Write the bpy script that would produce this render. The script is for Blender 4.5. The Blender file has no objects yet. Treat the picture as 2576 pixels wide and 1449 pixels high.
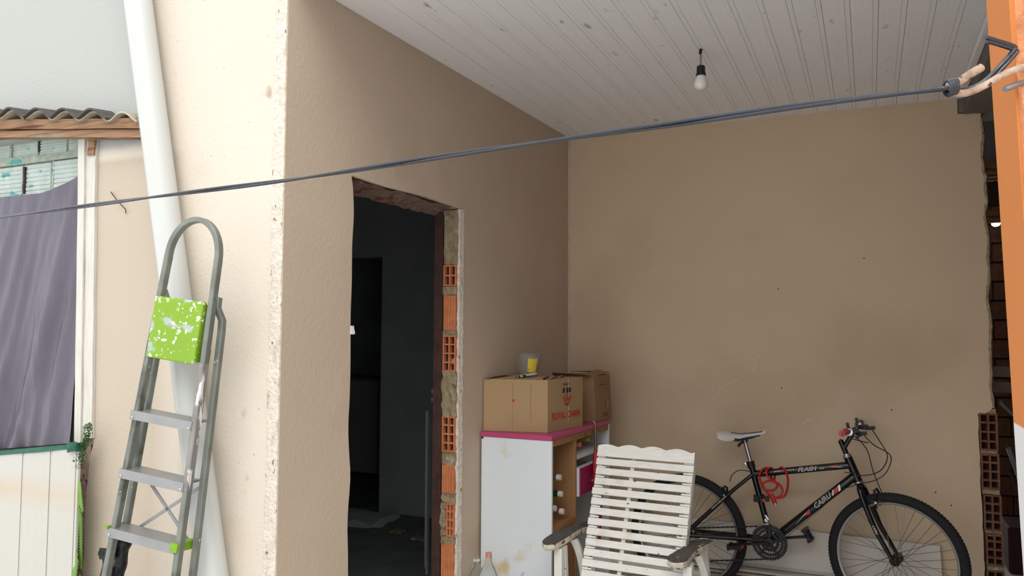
import bpy, bmesh, math, random
from math import sin, cos, pi, radians, atan2, sqrt
from mathutils import Vector, Matrix, noise
random.seed(7)
SC = bpy.context.scene
COL = SC.collection

# ------------------------------------------------------------------ camera
cam = bpy.data.cameras.new('camera'); camo = bpy.data.objects.new('camera', cam); COL.objects.link(camo)
SC.camera = camo
EYE = 1.45; FP = 2000.0; W, H = 2576, 1449
yaw, pitch, roll = radians(24.2), radians(3.25), radians(0.3)
Fv = Vector((-sin(yaw)*cos(pitch), cos(yaw)*cos(pitch), sin(pitch)))
Rv = Vector((cos(yaw), sin(yaw), 0)); Uv = Rv.cross(Fv)
R2 = Rv*cos(roll)+Uv*sin(roll); U2 = Uv*cos(roll)-Rv*sin(roll)
camo.matrix_world = Matrix.Translation((0, 0, EYE)) @ Matrix((R2, U2, -Fv)).transposed().to_4x4()
cam.sensor_fit = 'HORIZONTAL'; cam.sensor_width = 36.0; cam.lens = 36.0*FP/W
cam.clip_start = 0.05; cam.clip_end = 200

# ------------------------------------------------------------------ world, sun, exposure
w = bpy.data.worlds.new('sky'); SC.world = w; w.use_nodes = True
nt = w.node_tree; nt.nodes.clear()
wo = nt.nodes.new('ShaderNodeOutputWorld'); bg = nt.nodes.new('ShaderNodeBackground')
tc = nt.nodes.new('ShaderNodeTexCoord'); sx = nt.nodes.new('ShaderNodeSeparateXYZ'); cr = nt.nodes.new('ShaderNodeValToRGB')
nt.links.new(tc.outputs['Generated'], sx.inputs[0]); nt.links.new(sx.outputs['Z'], cr.inputs[0])
cr.color_ramp.elements[0].position = 0.0; cr.color_ramp.elements[0].color = (0.92, 0.95, 1.0, 1)
cr.color_ramp.elements[1].position = 1.0; cr.color_ramp.elements[1].color = (1.0, 1.0, 1.0, 1)
nt.links.new(cr.outputs[0], bg.inputs[0]); bg.inputs[1].default_value = 1.0
nt.links.new(bg.outputs[0], wo.inputs[0])
sun = bpy.data.lights.new('sun', 'SUN'); sun.energy = 0.9; sun.angle = radians(45); sun.color = (1.0, 0.96, 0.90)
suno = bpy.data.objects.new('sun', sun); COL.objects.link(suno)
suno.rotation_euler = Vector((-0.30, 0.60, -0.80)).to_track_quat('-Z', 'Y').to_euler()
SC.view_settings.view_transform = 'Standard'; SC.view_settings.look = 'None'
SC.view_settings.gamma = 1.0; SC.view_settings.use_curve_mapping = False
SC.view_settings.exposure = 0.83

# ------------------------------------------------------------------ mesh builder
class MB:
    def __init__(s): s.v = []; s.f = []
    def add(s, vs, fs):
        n = len(s.v); s.v += [tuple(v) for v in vs]; s.f += [tuple(i+n for i in f) for f in fs]; return s
    def box(s, x0, x1, y0, y1, z0, z1):
        return s.add([(x0,y0,z0),(x1,y0,z0),(x1,y1,z0),(x0,y1,z0),(x0,y0,z1),(x1,y0,z1),(x1,y1,z1),(x0,y1,z1)],
                     [(0,3,2,1),(4,5,6,7),(0,1,5,4),(1,2,6,5),(2,3,7,6),(3,0,4,7)])
    def obb(s, c, ax, ay, az):
        c, ax, ay, az = map(Vector, (c, ax, ay, az)); P = []
        for k in (-1, 1):
            for i, j in ((-1,-1),(1,-1),(1,1),(-1,1)): P.append(c+ax*i*.5+ay*j*.5+az*k*.5)
        return s.add(P, [(0,3,2,1),(4,5,6,7),(0,1,5,4),(1,2,6,5),(2,3,7,6),(3,0,4,7)])
    def bar(s, a, b, wd, th, up=(0,0,1)):
        a, b = Vector(a), Vector(b); d = b-a; dn = d.normalized(); u = Vector(up)
        sd = dn.cross(u)
        if sd.length < 1e-4: sd = dn.cross(Vector((1,0,0)))
        sd.normalize(); u2 = sd.cross(dn)
        return s.obb((a+b)/2, sd*wd, d, u2*th)
    def tube(s, pts, r, n=8, cap=True, closed=False):
        pts = [Vector(p) for p in pts]; m = len(pts)
        rs = r if isinstance(r, (list, tuple)) else [r]*m
        nrm = None; rings = []
        for i, p in enumerate(pts):
            if closed: t = (pts[(i+1) % m]-pts[i-1])
            else: t = pts[min(i+1, m-1)]-pts[max(i-1, 0)]
            t.normalize()
            if nrm is None:
                nrm = t.cross(Vector((0,0,1)))
                if nrm.length < 1e-3: nrm = t.cross(Vector((1,0,0)))
            nrm = (nrm-t*nrm.dot(t)).normalized(); b = t.cross(nrm)
            rings.append([p+(nrm*cos(2*pi*k/n)+b*sin(2*pi*k/n))*rs[i] for k in range(n)])
        vs = [v for rg in rings for v in rg]; fs = []
        for i in range(m if closed else m-1):
            j = (i+1) % m
            for k in range(n): fs.append((i*n+k, i*n+(k+1) % n, j*n+(k+1) % n, j*n+k))
        if cap and not closed:
            fs.append(tuple(range(n-1, -1, -1))); fs.append(tuple((m-1)*n+k for k in range(n)))
        return s.add(vs, fs)
    def lathe(s, prof, n=20, M=None, cap=True):
        M = M or Matrix(); vs = []; fs = []; m = len(prof)
        for (r, z) in prof:
            for k in range(n): vs.append(M @ Vector((r*cos(2*pi*k/n), r*sin(2*pi*k/n), z)))
        for i in range(m-1):
            for k in range(n): fs.append((i*n+k, i*n+(k+1) % n, (i+1)*n+(k+1) % n, (i+1)*n+k))
        if cap:
            fs.append(tuple(range(n-1, -1, -1))); fs.append(tuple((m-1)*n+k for k in range(n)))
        return s.add(vs, fs)
    def torus(s, c, ax, R, r, n=40, m=8, a0=0, a1=2*pi):
        ax = Vector(ax).normalized(); u = ax.cross(Vector((0,0,1)))
        if u.length < 1e-3: u = ax.cross(Vector((1,0,0)))
        u.normalize(); v = ax.cross(u); c = Vector(c)
        full = abs(a1-a0-2*pi) < 1e-6
        pts = [c+(u*cos(a0+(a1-a0)*i/n)+v*sin(a0+(a1-a0)*i/n))*R for i in range(n if full else n+1)]
        return s.tube(pts, r, m, closed=full)
    def prism(s, poly, d, M=None):
        """poly: 2D points (a,b); extruded from 0 to d along third axis; M maps (a,b,c)"""
        M = M or Matrix(); n = len(poly)
        from mathutils.geometry import tessellate_polygon
        tr = tessellate_polygon([[Vector((p[0], p[1], 0)) for p in poly]])
        vs = [M @ Vector((p[0], p[1], 0)) for p in poly]+[M @ Vector((p[0], p[1], d)) for p in poly]
        fs = [tuple(t) for t in tr]+[tuple(i+n for i in reversed(t)) for t in tr]
        fs += [(i, (i+1) % n, (i+1) % n+n, i+n) for i in range(n)]
        return s.add(vs, fs)
    def rough(s, x0, x1, y0, y1, z0, z1, amp=.004, seg=.02, seed=0):
        b = bmesh.new(); bmesh.ops.create_cube(b, size=1)
        dx, dy, dz = x1-x0, y1-y0, z1-z0
        for v in b.verts: v.co = Vector((x0+(v.co.x+.5)*dx, y0+(v.co.y+.5)*dy, z0+(v.co.z+.5)*dz))
        for _ in range(3):
            es = [e for e in b.edges if e.calc_length() > seg*1.5]
            if es: bmesh.ops.subdivide_edges(b, edges=es, cuts=1, use_grid_fill=True)
        for v in b.verts:
            q = v.co*38+Vector((seed*3.1, seed, 0)); v.co += noise.noise_vector(q)*amp
        b.verts.index_update(); vs = [tuple(v.co) for v in b.verts]; fs = [tuple(v.index for v in f.verts) for f in b.faces]
        b.free(); return s.add(vs, fs)
    def mesh(s, name, smooth=False, fix=True):
        me = bpy.data.meshes.new(name); me.from_pydata(s.v, [], s.f)
        if fix:
            b = bmesh.new(); b.from_mesh(me); bmesh.ops.recalc_face_normals(b, faces=b.faces); b.to_mesh(me); b.free()
        if smooth:
            for p in me.polygons: p.use_smooth = True
            try: me.set_sharp_from_angle(angle=radians(smooth if smooth > 1 else 40))
            except Exception: pass
        me.update(); return me

def link(name, me, mat, parent=None, world=False):
    o = bpy.data.objects.new(name, me); COL.objects.link(o)
    if mat and not me.materials: me.materials.append(mat)
    if parent:
        o.parent = parent
        if world: o.matrix_parent_inverse = wm(parent).inverted()
    return o
def wm(o):
    M = o.matrix_basis.copy()
    if o.parent: M = wm(o.parent) @ o.matrix_parent_inverse @ M
    return M
def part(name, mb, mat, parent, smooth=False, world=False, label=None):
    o = link(name, mb.mesh(name, smooth), mat, parent, world)
    if label: o['label'] = label
    return o
def tag(o, label, cat, group=None, kind=None):
    o['label'] = label; o['category'] = cat
    if group: o['group'] = group
    if kind: o['kind'] = kind
    return o
def thing(name, label, cat, loc=(0,0,0), rot=None, group=None):
    o = bpy.data.objects.new(name, None); COL.objects.link(o)
    M = Matrix.Translation(loc)
    if rot is not None: M = M @ (rot.to_4x4() if isinstance(rot, Matrix) else Matrix.Rotation(rot, 4, 'Z'))
    o.matrix_basis = M; o.empty_display_size = .05
    return tag(o, label, cat, group)
def struct(name, mb, mat, parent=None, smooth=False, label=None):
    o = link(name, mb.mesh(name, smooth), mat, parent)
    if not parent: o['kind'] = 'structure'
    if label: o['label'] = label
    return o
def bevel(o, wd=.002, seg=1):
    m = o.modifiers.new('bevel', 'BEVEL'); m.width = wd; m.segments = seg; m.limit_method = 'ANGLE'; return o

# ------------------------------------------------------------------ materials
def lin(c): return tuple(((x/255)/12.92 if x/255 <= .04045 else ((x/255+.055)/1.055)**2.4) for x in c)+(1,)
def mat(name, col, rough=.6, metal=0, var=.0, vscale=6, bump=0, bscale=60, spots=(), stretch=None, trans=0, ior=1.45,
        emit=None, spec=.5, alpha=1, lines=None):
    """spots: list of (colour, scale, threshold, softness, stretch, seed)"""
    m = bpy.data.materials.new(name); m.use_nodes = True; t = m.node_tree; N = t.nodes; L = t.links
    b = N['Principled BSDF']; b.inputs['Roughness'].default_value = rough; b.inputs['Metallic'].default_value = metal
    b.inputs['Specular IOR Level'].default_value = spec; b.inputs['IOR'].default_value = ior
    b.inputs['Transmission Weight'].default_value = trans; b.inputs['Alpha'].default_value = alpha
    if emit: b.inputs['Emission Color'].default_value = emit[0]; b.inputs['Emission Strength'].default_value = emit[1]
    tcn = N.new('ShaderNodeTexCoord'); geo = N.new('ShaderNodeNewGeometry'); vec = tcn.outputs['Object']
    def mapped(st):
        if not st: return vec
        mp = N.new('ShaderNodeMapping'); mp.inputs['Scale'].default_value = st; L.new(vec, mp.inputs[0]); return mp.outputs[0]
    def nz(scale, detail=4, st=None, seed=0):
        n = N.new('ShaderNodeTexNoise'); n.noise_dimensions = '4D'; n.inputs['Scale'].default_value = scale
        n.inputs['Detail'].default_value = detail; n.inputs['W'].default_value = seed; L.new(mapped(st), n.inputs['Vector']); return n.outputs['Fac']
    c = lin(col); base = N.new('ShaderNodeRGB'); base.outputs[0].default_value = c; cur = base.outputs[0]
    if var:
        mx = N.new('ShaderNodeMix'); mx.data_type = 'RGBA'; mx.blend_type = 'MULTIPLY'; mx.inputs[0].default_value = 1
        rp = N.new('ShaderNodeValToRGB'); rp.color_ramp.elements[0].position = .3; rp.color_ramp.elements[1].position = .7
        rp.color_ramp.elements[0].color = (1-var,)*3+(1,); rp.color_ramp.elements[1].color = (1+var*.3,)*3+(1,)
        L.new(nz(vscale, 5, stretch), rp.inputs[0]); L.new(cur, mx.inputs[6]); L.new(rp.outputs[0], mx.inputs[7]); cur = mx.outputs[2]
    for sp in spots:
        scol, scale, thr, soft, st, seed = sp
        rp = N.new('ShaderNodeValToRGB'); rp.color_ramp.elements[0].position = thr; rp.color_ramp.elements[1].position = min(1, thr+soft)
        rp.color_ramp.elements[0].color = (0,0,0,1); rp.color_ramp.elements[1].color = (1,1,1,1)
        L.new(nz(scale, 4, st, seed), rp.inputs[0])
        mx = N.new('ShaderNodeMix'); mx.data_type = 'RGBA'; L.new(rp.outputs[0], mx.inputs[0]); L.new(cur, mx.inputs[6])
        mx.inputs[7].default_value = lin(scol); cur = mx.outputs[2]
    L.new(cur, b.inputs['Base Color'])
    if bump:
        bp = N.new('ShaderNodeBump'); bp.inputs['Strength'].default_value = min(1, bump); bp.inputs['Distance'].default_value = .01
        h = nz(bscale, 6, stretch)
        if lines:
            wv = N.new('ShaderNodeTexWave'); wv.bands_direction = lines[0]; wv.inputs['Scale'].default_value = lines[1]
            wv.inputs['Distortion'].default_value = lines[2]; L.new(vec, wv.inputs[0])
            ad = N.new('ShaderNodeMath'); ad.operation = 'ADD'; L.new(h, ad.inputs[0]); L.new(wv.outputs['Fac'], ad.inputs[1]); h = ad.outputs[0]
        L.new(h, bp.inputs['Height']); L.new(bp.outputs[0], b.inputs['Normal'])
    m['cur'] = 0
    return m
def nodes_of(m): return m.node_tree.nodes, m.node_tree.links, m.node_tree.nodes['Principled BSDF']
def overlay(m, maskfn, col):
    """mix another paint colour where maskfn(N,L,pos_socket) gives 1"""
    N, L, b = nodes_of(m); cur = b.inputs['Base Color'].links[0].from_socket
    g = N.new('ShaderNodeTexCoord'); msk = maskfn(N, L, g.outputs['Object'])
    mx = N.new('ShaderNodeMix'); mx.data_type = 'RGBA'; L.new(msk, mx.inputs[0]); L.new(cur, mx.inputs[6]); mx.inputs[7].default_value = lin(col)
    L.new(mx.outputs[2], b.inputs['Base Color'])
def mth(N, L, op, a, b=None, clamp=False):
    n = N.new('ShaderNodeMath'); n.operation = op; n.use_clamp = clamp
    for i, x in enumerate((a, b)):
        if x is None: continue
        if isinstance(x, (int, float)): n.inputs[i].default_value = x
        else: L.new(x, n.inputs[i])
    return n.outputs[0]
def noise_s(N, L, pos, scale, seed=0, st=None):
    n = N.new('ShaderNodeTexNoise'); n.noise_dimensions = '4D'; n.inputs['Scale'].default_value = scale; n.inputs['W'].default_value = seed
    if st:
        mp = N.new('ShaderNodeMapping'); mp.inputs['Scale'].default_value = st; L.new(pos, mp.inputs[0]); pos = mp.outputs[0]
    L.new(pos, n.inputs['Vector']); return n.outputs['Fac']

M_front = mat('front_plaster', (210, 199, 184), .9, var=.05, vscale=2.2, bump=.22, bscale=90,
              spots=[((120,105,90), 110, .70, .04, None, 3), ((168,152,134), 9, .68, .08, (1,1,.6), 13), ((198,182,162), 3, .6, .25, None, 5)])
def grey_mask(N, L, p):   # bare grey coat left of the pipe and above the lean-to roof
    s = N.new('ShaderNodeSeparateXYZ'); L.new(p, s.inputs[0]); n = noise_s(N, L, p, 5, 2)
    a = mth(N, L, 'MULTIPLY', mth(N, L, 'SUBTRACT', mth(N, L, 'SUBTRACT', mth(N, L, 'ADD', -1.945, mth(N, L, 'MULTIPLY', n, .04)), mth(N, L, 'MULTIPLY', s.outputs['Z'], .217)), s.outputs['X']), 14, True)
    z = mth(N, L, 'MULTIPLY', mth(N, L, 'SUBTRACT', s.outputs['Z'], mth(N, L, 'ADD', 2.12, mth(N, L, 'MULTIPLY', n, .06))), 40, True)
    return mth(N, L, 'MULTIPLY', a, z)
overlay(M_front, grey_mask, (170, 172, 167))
def beige_shade_mask(N, L, p):  # beige under the roof, darkened to paint in the shade there
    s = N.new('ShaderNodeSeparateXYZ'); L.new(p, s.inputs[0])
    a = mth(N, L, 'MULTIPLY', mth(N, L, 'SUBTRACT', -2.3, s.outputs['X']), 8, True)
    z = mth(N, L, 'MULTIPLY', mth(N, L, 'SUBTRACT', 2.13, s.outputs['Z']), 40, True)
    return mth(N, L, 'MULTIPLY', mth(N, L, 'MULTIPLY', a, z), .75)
overlay(M_front, beige_shade_mask, (172, 158, 140))
M_plast = mat('peach_plaster', (192, 174, 153), .9, var=.06, vscale=2.5, bump=.22, bscale=70,
              spots=[((95,75,60), 150, .735, .03, None, 3), ((170,135,110), 2.0, .62, .3, None, 9)])
M_back = mat('brown_plaster', (207, 186, 158), .9, var=.06, vscale=1.6, bump=.12, bscale=80,
             spots=[((225,205,180), 120, .74, .03, None, 4), ((80,62,48), 90, .755, .02, None, 8), ((176,150,124), 1.1, .5, .3, None, 11)])
M_rough = mat('chipped_render', (218, 208, 194), .95, var=.16, vscale=30, bump=1, bscale=70, spots=[((128,112,96), 55, .635, .05, (1,1,.5), 2), ((190,178,162), 24, .58, .1, (1,1,.5), 8)])
M_mortar = mat('rough_mortar', (158, 142, 112), .95, var=.35, vscale=35, bump=.9, bscale=80, spots=[((70,55,42), 40, .66, .05, None, 2), ((178,172,160), 18, .6, .08, None, 6)])
M_brick = mat('orange_clay_brick', (206, 128, 84), .85, var=.25, vscale=30, bump=.3, bscale=60, spots=[((150,120,95), 20, .66, .08, None, 2)])
M_brickdk = mat('weathered_clay_brick', (122, 82, 64), .9, var=.4, vscale=25, bump=.4, bscale=60, spots=[((110,96,80), 14, .55, .1, None, 2)])
M_hole = mat('brick_hollow', (70, 38, 26), .95)
M_wood = mat('old_brown_wood', (158, 122, 92), .8, var=.4, vscale=8, bump=.5, bscale=20, stretch=(.6, 6, 14), spots=[((96,60,42), 7, .56, .06, (.5,4,5), 2), ((150,140,122), 4, .6, .1, (.4,4,4), 5)])
M_postw = mat('whitewashed_post', (204, 200, 190), .8, var=.12, vscale=9, bump=.4, bscale=22, stretch=(8, 8, 1), spots=[((170,150,128), 14, .66, .04, (1,1,.4), 2), ((120,90,70), 30, .74, .03, None, 5)])
M_pvc = mat('pvc_ceiling_plank', (242, 243, 246), .45, var=.04, vscale=3, bump=.08, bscale=10, stretch=(30, 1, 1),
            spots=[((120,98,78), 60, .715, .03, (1,.6,1), 3), ((160,138,116), 14, .66, .08, (1,.35,1), 7)])
M_gap = mat('dark_gap', (60, 48, 40), .9)
M_pipe = mat('white_pvc_pipe', (194, 196, 192), .3, var=.04, vscale=4, bump=.03, bscale=8)
M_panelw = mat('white_pvc_panel', (184, 182, 174), .35, var=.03, vscale=3, bump=.06, bscale=10, stretch=(30, 1, 1))
def rust_mask(N, L, p):
    s = N.new('ShaderNodeSeparateXYZ'); L.new(p, s.inputs[0]); n = noise_s(N, L, p, 6, 4, (.7, 1, 2))
    d = mth(N, L, 'ABSOLUTE', mth(N, L, 'SUBTRACT', s.outputs['Z'], .83)); k = mth(N, L, 'SUBTRACT', 1, mth(N, L, 'MULTIPLY', d, 14), True)
    return mth(N, L, 'MULTIPLY', mth(N, L, 'MULTIPLY', k, n), 1.1, True)
overlay(M_panelw, rust_mask, (188, 166, 136))
M_concrete = mat('grey_concrete', (120, 112, 104), .95, var=.2, vscale=5, bump=.4, bscale=40)
M_ground = mat('yard_concrete', (212, 210, 206), .95, var=.2, vscale=3, bump=.4, bscale=30)
M_fibre = mat('fibre_cement', (176, 168, 148), .9, var=.25, vscale=25, bump=.4, bscale=70, spots=[((70,66,60), 16, .62, .06, None, 3)])
M_fibdark = mat('weathered_fibre_cement', (84, 80, 76), .95, var=.3, vscale=30, bump=.4, bscale=60)
M_mint = mat('mint_painted_block', (196, 208, 200), .85, var=.18, vscale=20, bump=.4, bscale=50, spots=[((96,168,164), 9, .60, .05, (1,1,2), 12), ((150,158,150), 22, .64, .1, None, 6)])
M_mintm = mat('mint_mortar', (178, 186, 172), .95, var=.3, vscale=30, bump=.9, bscale=60, spots=[((90,170,160), 10, .6, .06, (1,1,2), 4)])
M_cloth = mat('lavender_grey_sheet', (86, 80, 92), .34, var=.25, vscale=1.6, bump=.25, bscale=16, stretch=(3,1,.6), spec=.6,
              spots=[((52, 44, 66), 1.3, .45, .3, (1,1,.8), 21), ((110,80,86), 2.2, .66, .2, None, 5)])
M_tape = mat('dark_green_tape', (30, 92, 72), .5, var=.3, vscale=20, bump=.4, bscale=40)
M_orange = mat('orange_wall_paint', (206, 128, 68), .85, var=.06, vscale=3, bump=.15, bscale=50)
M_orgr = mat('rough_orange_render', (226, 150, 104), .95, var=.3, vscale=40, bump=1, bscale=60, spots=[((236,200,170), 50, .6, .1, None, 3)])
M_whitep = mat('white_wall_paint', (206, 206, 204), .8, var=.05, vscale=4, bump=.15, bscale=50)
M_dark = mat('dark_interior_plaster', (176, 184, 184), .95, var=.2, vscale=3, bump=.3, bscale=30)
M_darkfl = mat('dark_interior_floor', (112, 120, 120), .8, var=.3, vscale=5, bump=.3, bscale=20)
M_doorfr = mat('dark_brown_door_frame', (74, 48, 40), .75, var=.4, vscale=18, bump=.4, bscale=40, spots=[((140,104,84), 40, .7, .04, (1,1,.4), 2)])
M_alu = mat('dull_aluminium', (140, 144, 150), .4, metal=.8, var=.1, vscale=20)
M_ladder = mat('painted_steel_ladder', (126, 130, 122), .45, metal=.35, var=.3, vscale=14, bump=.2, bscale=50,
               spots=[((78,80,74), 12, .56, .1, (1,1,.5), 9), ((226,222,216), 46, .69, .02, None, 3), ((176,140,104), 22, .75, .02, None, 7)])
M_ladderw = mat('plaster_smeared_steel', (142, 138, 134), .75, metal=.0, var=.35, vscale=22, bump=.4, bscale=50, stretch=(1,1,.3),
               spots=[((224,220,214), 30, .58, .05, (1,1,.3), 3), ((104,104,98), 18, .6, .08, (1,1,.3), 5)])
M_step = mat('grey_step_metal', (152, 152, 152), .4, metal=.5, var=.15, vscale=12, bump=.1, bscale=60, spots=[((226,224,220), 60, .72, .02, None, 3)])
M_lime = mat('lime_plastic', (116, 158, 36), .4, var=.06, vscale=8, bump=.1, bscale=40)
M_limep = mat('lime_plastic_with_paint', (122, 160, 30), .4, var=.06, vscale=8, bump=.15, bscale=40,
              spots=[((160,172,166), 14, .56, .05, None, 31), ((216,220,212), 60, .60, .03, None, 3), ((226,226,222), 26, .66, .02, (1,1,1.8), 17)])
M_black = mat('black_plastic', (22, 23, 24), .4, var=.3, vscale=20, bump=.3, bscale=40)
M_rag = mat('shiny_black_bag_plastic', (16, 17, 19), .35, var=.3, vscale=20, bump=.6, bscale=30, spots=[((215,215,215), 40, .76, .02, None, 3)])
M_cable = mat('black_cable_sheath', (30, 36, 48), .18, var=.2, vscale=30, bump=.15, bscale=60, spec=.8)
M_tan = mat('weathered_tan_sheath', (186, 160, 138), .6, var=.5, vscale=60, bump=.7, bscale=90, spots=[((70,56,48), 50, .6, .06, None, 3)])
M_card = mat('brown_cardboard', (166, 138, 102), .85, var=.06, vscale=6, bump=.06, bscale=40, spots=[((190,96,66), 7, .76, .05, None, 8), ((140,104,70), 5, .66, .2, None, 2)])
M_card2 = mat('darker_cardboard', (146, 114, 82), .85, var=.12, vscale=8, bump=.1, bscale=40)
M_inkred = mat('red_print', (196, 56, 40), .8, var=.1, vscale=80)
M_inkblk = mat('black_print', (52, 44, 38), .8)
M_pink = mat('magenta_laminate', (184, 70, 116), .35, var=.08, vscale=12)
M_mag = mat('magenta_drawer_front', (160, 34, 84), .4, var=.05, vscale=12)
M_lam = mat('white_laminate', (216, 222, 224), .3, var=.02, vscale=6,
            spots=[((206,184,146), 5.5, .60, .10, (1,1,.8), 44), ((170,116,80), 16, .70, .03, (1,1,.6), 7)])
M_mdf = mat('brown_fibreboard', (160, 116, 76), .8, var=.12, vscale=9, bump=.1, bscale=40)
M_void = mat('dark_cabinet_inside', (40, 38, 36), .9)
M_pet = mat('clear_bottle_plastic', (236, 240, 240), .06, trans=.96, ior=1.12)
M_petg = mat('green_bottle_plastic', (60, 140, 70), .08, trans=.85, ior=1.2)
M_cap = mat('white_bottle_cap', (224, 220, 214), .4, bump=.2, bscale=200)
M_capp = mat('pinkish_bottle_cap', (206, 130, 112), .45)
M_tub = mat('clear_tub_plastic', (226, 228, 226), .12, trans=.9, ior=1.12)
M_yel = mat('yellow_label', (214, 190, 60), .5, spots=[((40,40,40), 60, .64, .02, (1,1,2), 2), ((200,70,40), 30, .66, .03, None, 6)])
M_pack = mat('blister_pack_print', (190, 180, 172), .5, spots=[((40,34,40), 50, .52, .03, None, 2), ((190,90,60), 40, .66, .03, None, 6)])
M_chairw = mat('worn_white_chair_paint', (222, 220, 212), .55, var=.1, vscale=12, bump=.25, bscale=30, stretch=(1.5, 8, 8),
               spots=[((66,56,48), 50, .69, .02, (.5,1,1.4), 3), ((196,184,164), 8, .6, .15, None, 7)])
M_armtop = mat('weathered_dark_arm_top', (84, 80, 76), .8, var=.45, vscale=14, bump=.7, bscale=26, stretch=(8, 1, 8), spots=[((176,166,150), 20, .62, .05, (1,.5,1), 3)])
M_armside = mat('peeling_white_arm_edge', (206, 196, 178), .7, var=.2, vscale=20, bump=.6, bscale=50, spots=[((84,66,54), 34, .58, .05, None, 3)])
M_bike = mat('gloss_black_frame', (14, 15, 18), .22, spec=.7)
M_rubber = mat('black_tyre_rubber', (28, 30, 31), .8, bump=.5, bscale=160)
M_rim = mat('silver_rim', (170, 168, 164), .35, metal=.7)
M_spoke = mat('steel_spoke', (120, 116, 110), .35, metal=.8)
M_steel = mat('chrome_steel', (200, 200, 204), .2, metal=.9)
M_saddle = mat('grey_saddle_vinyl', (212, 208, 204), .45, var=.06, vscale=12)
M_white = mat('white_decal', (232, 232, 232), .4)
M_red = mat('red_decal', (206, 40, 36), .4)
M_redrub = mat('red_cable_sheath', (178, 28, 26), .3, spec=.6)
M_grip = mat('pink_red_grip', (206, 74, 84), .5)
M_umb = mat('crimson_umbrella_cloth', (158, 20, 48), .5, var=.25, vscale=20, spots=[((216,190,206), 20, .60, .04, (1,1,1.5), 3), ((70,70,130), 16, .64, .04, None, 9)])
M_umbr = mat('plain_crimson_cloth', (168, 20, 46), .5, var=.2, vscale=20)
M_bronze = mat('bronze_metal_tube', (140, 122, 100), .3, metal=.8)
M_bulb = mat('white_bulb_glass', (226, 224, 220), .25, spec=.6)
M_bulbon = mat('lit_bulb_glass', (255, 255, 255), .3, emit=((.88,.94,1,1), 14))
M_fern = mat('fern_green', (112, 158, 66), .6, var=.3, vscale=20)
M_moss = mat('moss_green', (74, 112, 52), .8, var=.5, vscale=40, bump=.6, bscale=60)
M_skin = mat('grey_foil', (200, 200, 200), .4)

# ------------------------------------------------------------------ geometry of the place
def wx(y): return -1.8336+(y-2.16)*0.03518       # door wall plane (outer face)
E_ = Vector((0.03516, 0.99938, 0)); NN = Vector((0.99938, -0.03516, 0))
CZ = 2.705; YB = 4.75; YF = 2.16
MW = Matrix(((E_.x, 0, NN.x, wx(YF)), (E_.y, 0, NN.y, YF), (0, 1, 0, 0), (0, 0, 0, 1)))   # (s, z, out)->world

# floor / ground
b = MB(); b.box(-9, 9, -9, 9, -.12, 0); struct('floor', b, M_ground)

# front wall (left), L-shaped outline, its right end is the outer corner
poly = [(-5.2, 2.26), (-2.775, 2.26)]
z = 2.22
def edge_x(z):
    ks = [(2.3, -2.773), (1.81, -2.757), (1.27, -2.741), (1.0, -2.738), (.9, -2.760), (.7, -2.766), (0, -2.772)]
    for (za, xa), (zb_, xb) in zip(ks, ks[1:]):
        if z >= zb_: return xb+(xa-xb)*(z-zb_)/(za-zb_)
    return ks[-1][1]
while z > 0.0:
    poly.append((edge_x(z)+random.uniform(-.005, .005), z)); z -= .06
poly.append((-2.772, 0)); poly.append((-1.845, 0)); poly.append((-1.845, 3.7)); poly.append((-5.2, 3.7))
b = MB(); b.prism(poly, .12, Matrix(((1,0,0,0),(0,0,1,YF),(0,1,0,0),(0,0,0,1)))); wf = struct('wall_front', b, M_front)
# chipped strip of render down the outer corner
b = MB(); z = 0
vs = []; fs = []; n = 0
while z < 3.7:
    a = -1.893+noise.noise(Vector((0, 0, z*9)))*.010; c = -1.8365+noise.noise(Vector((5, 0, z*12)))*.003
    y0 = YF-.0025+noise.noise(Vector((9, 0, z*25)))*.0015
    vs += [(a, YF+.002, z), (a+.006, y0, z), ((a+c)/2, y0-.0015*random.random(), z), (c, y0-.001, z), (c+.001, YF+.006, z)]
    if n:
        k = 5*(n-1)
        for j in range(4): fs.append((k+j, k+j+1, k+j+6, k+j+5))
    n += 1; z += .022
b.add(vs, fs); part('render_strip', b, M_rough, wf, label='chipped pale render edge')
# door wall
S0, S1 = .370, 1.226; ZT = 2.055; TH = .085
poly = [(0.0, 0), (0.0, CZ+.6), (2.6, CZ+.6), (2.6, 0)]
z = 0; right = []
while z < ZT: right.append((S1+.012*sin(z*9)*.3+random.uniform(-.006,.006), z)); z += .045
left = []; z = ZT
while z > 0:
    left.append((S0+.010+.014*noise.noise(Vector((1,2,z*5)))+.025*max(0, 1.1-z)/1.1*(1 if z < 1.1 else 0)*.5, z)); z -= .045
poly += [(S1, 0)]+right[1:]+[(S1+.004, ZT-.008), ((S0+S1)/2+.1, ZT+.003), ((S0+S1)/2-.2, ZT-.004), (S0-.002, ZT+.002)]+left[1:]+[(left[-1][0], 0)]
b = MB(); b.prism(poly, -TH, MW); wl = struct('wall_left', b, M_plast)
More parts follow.
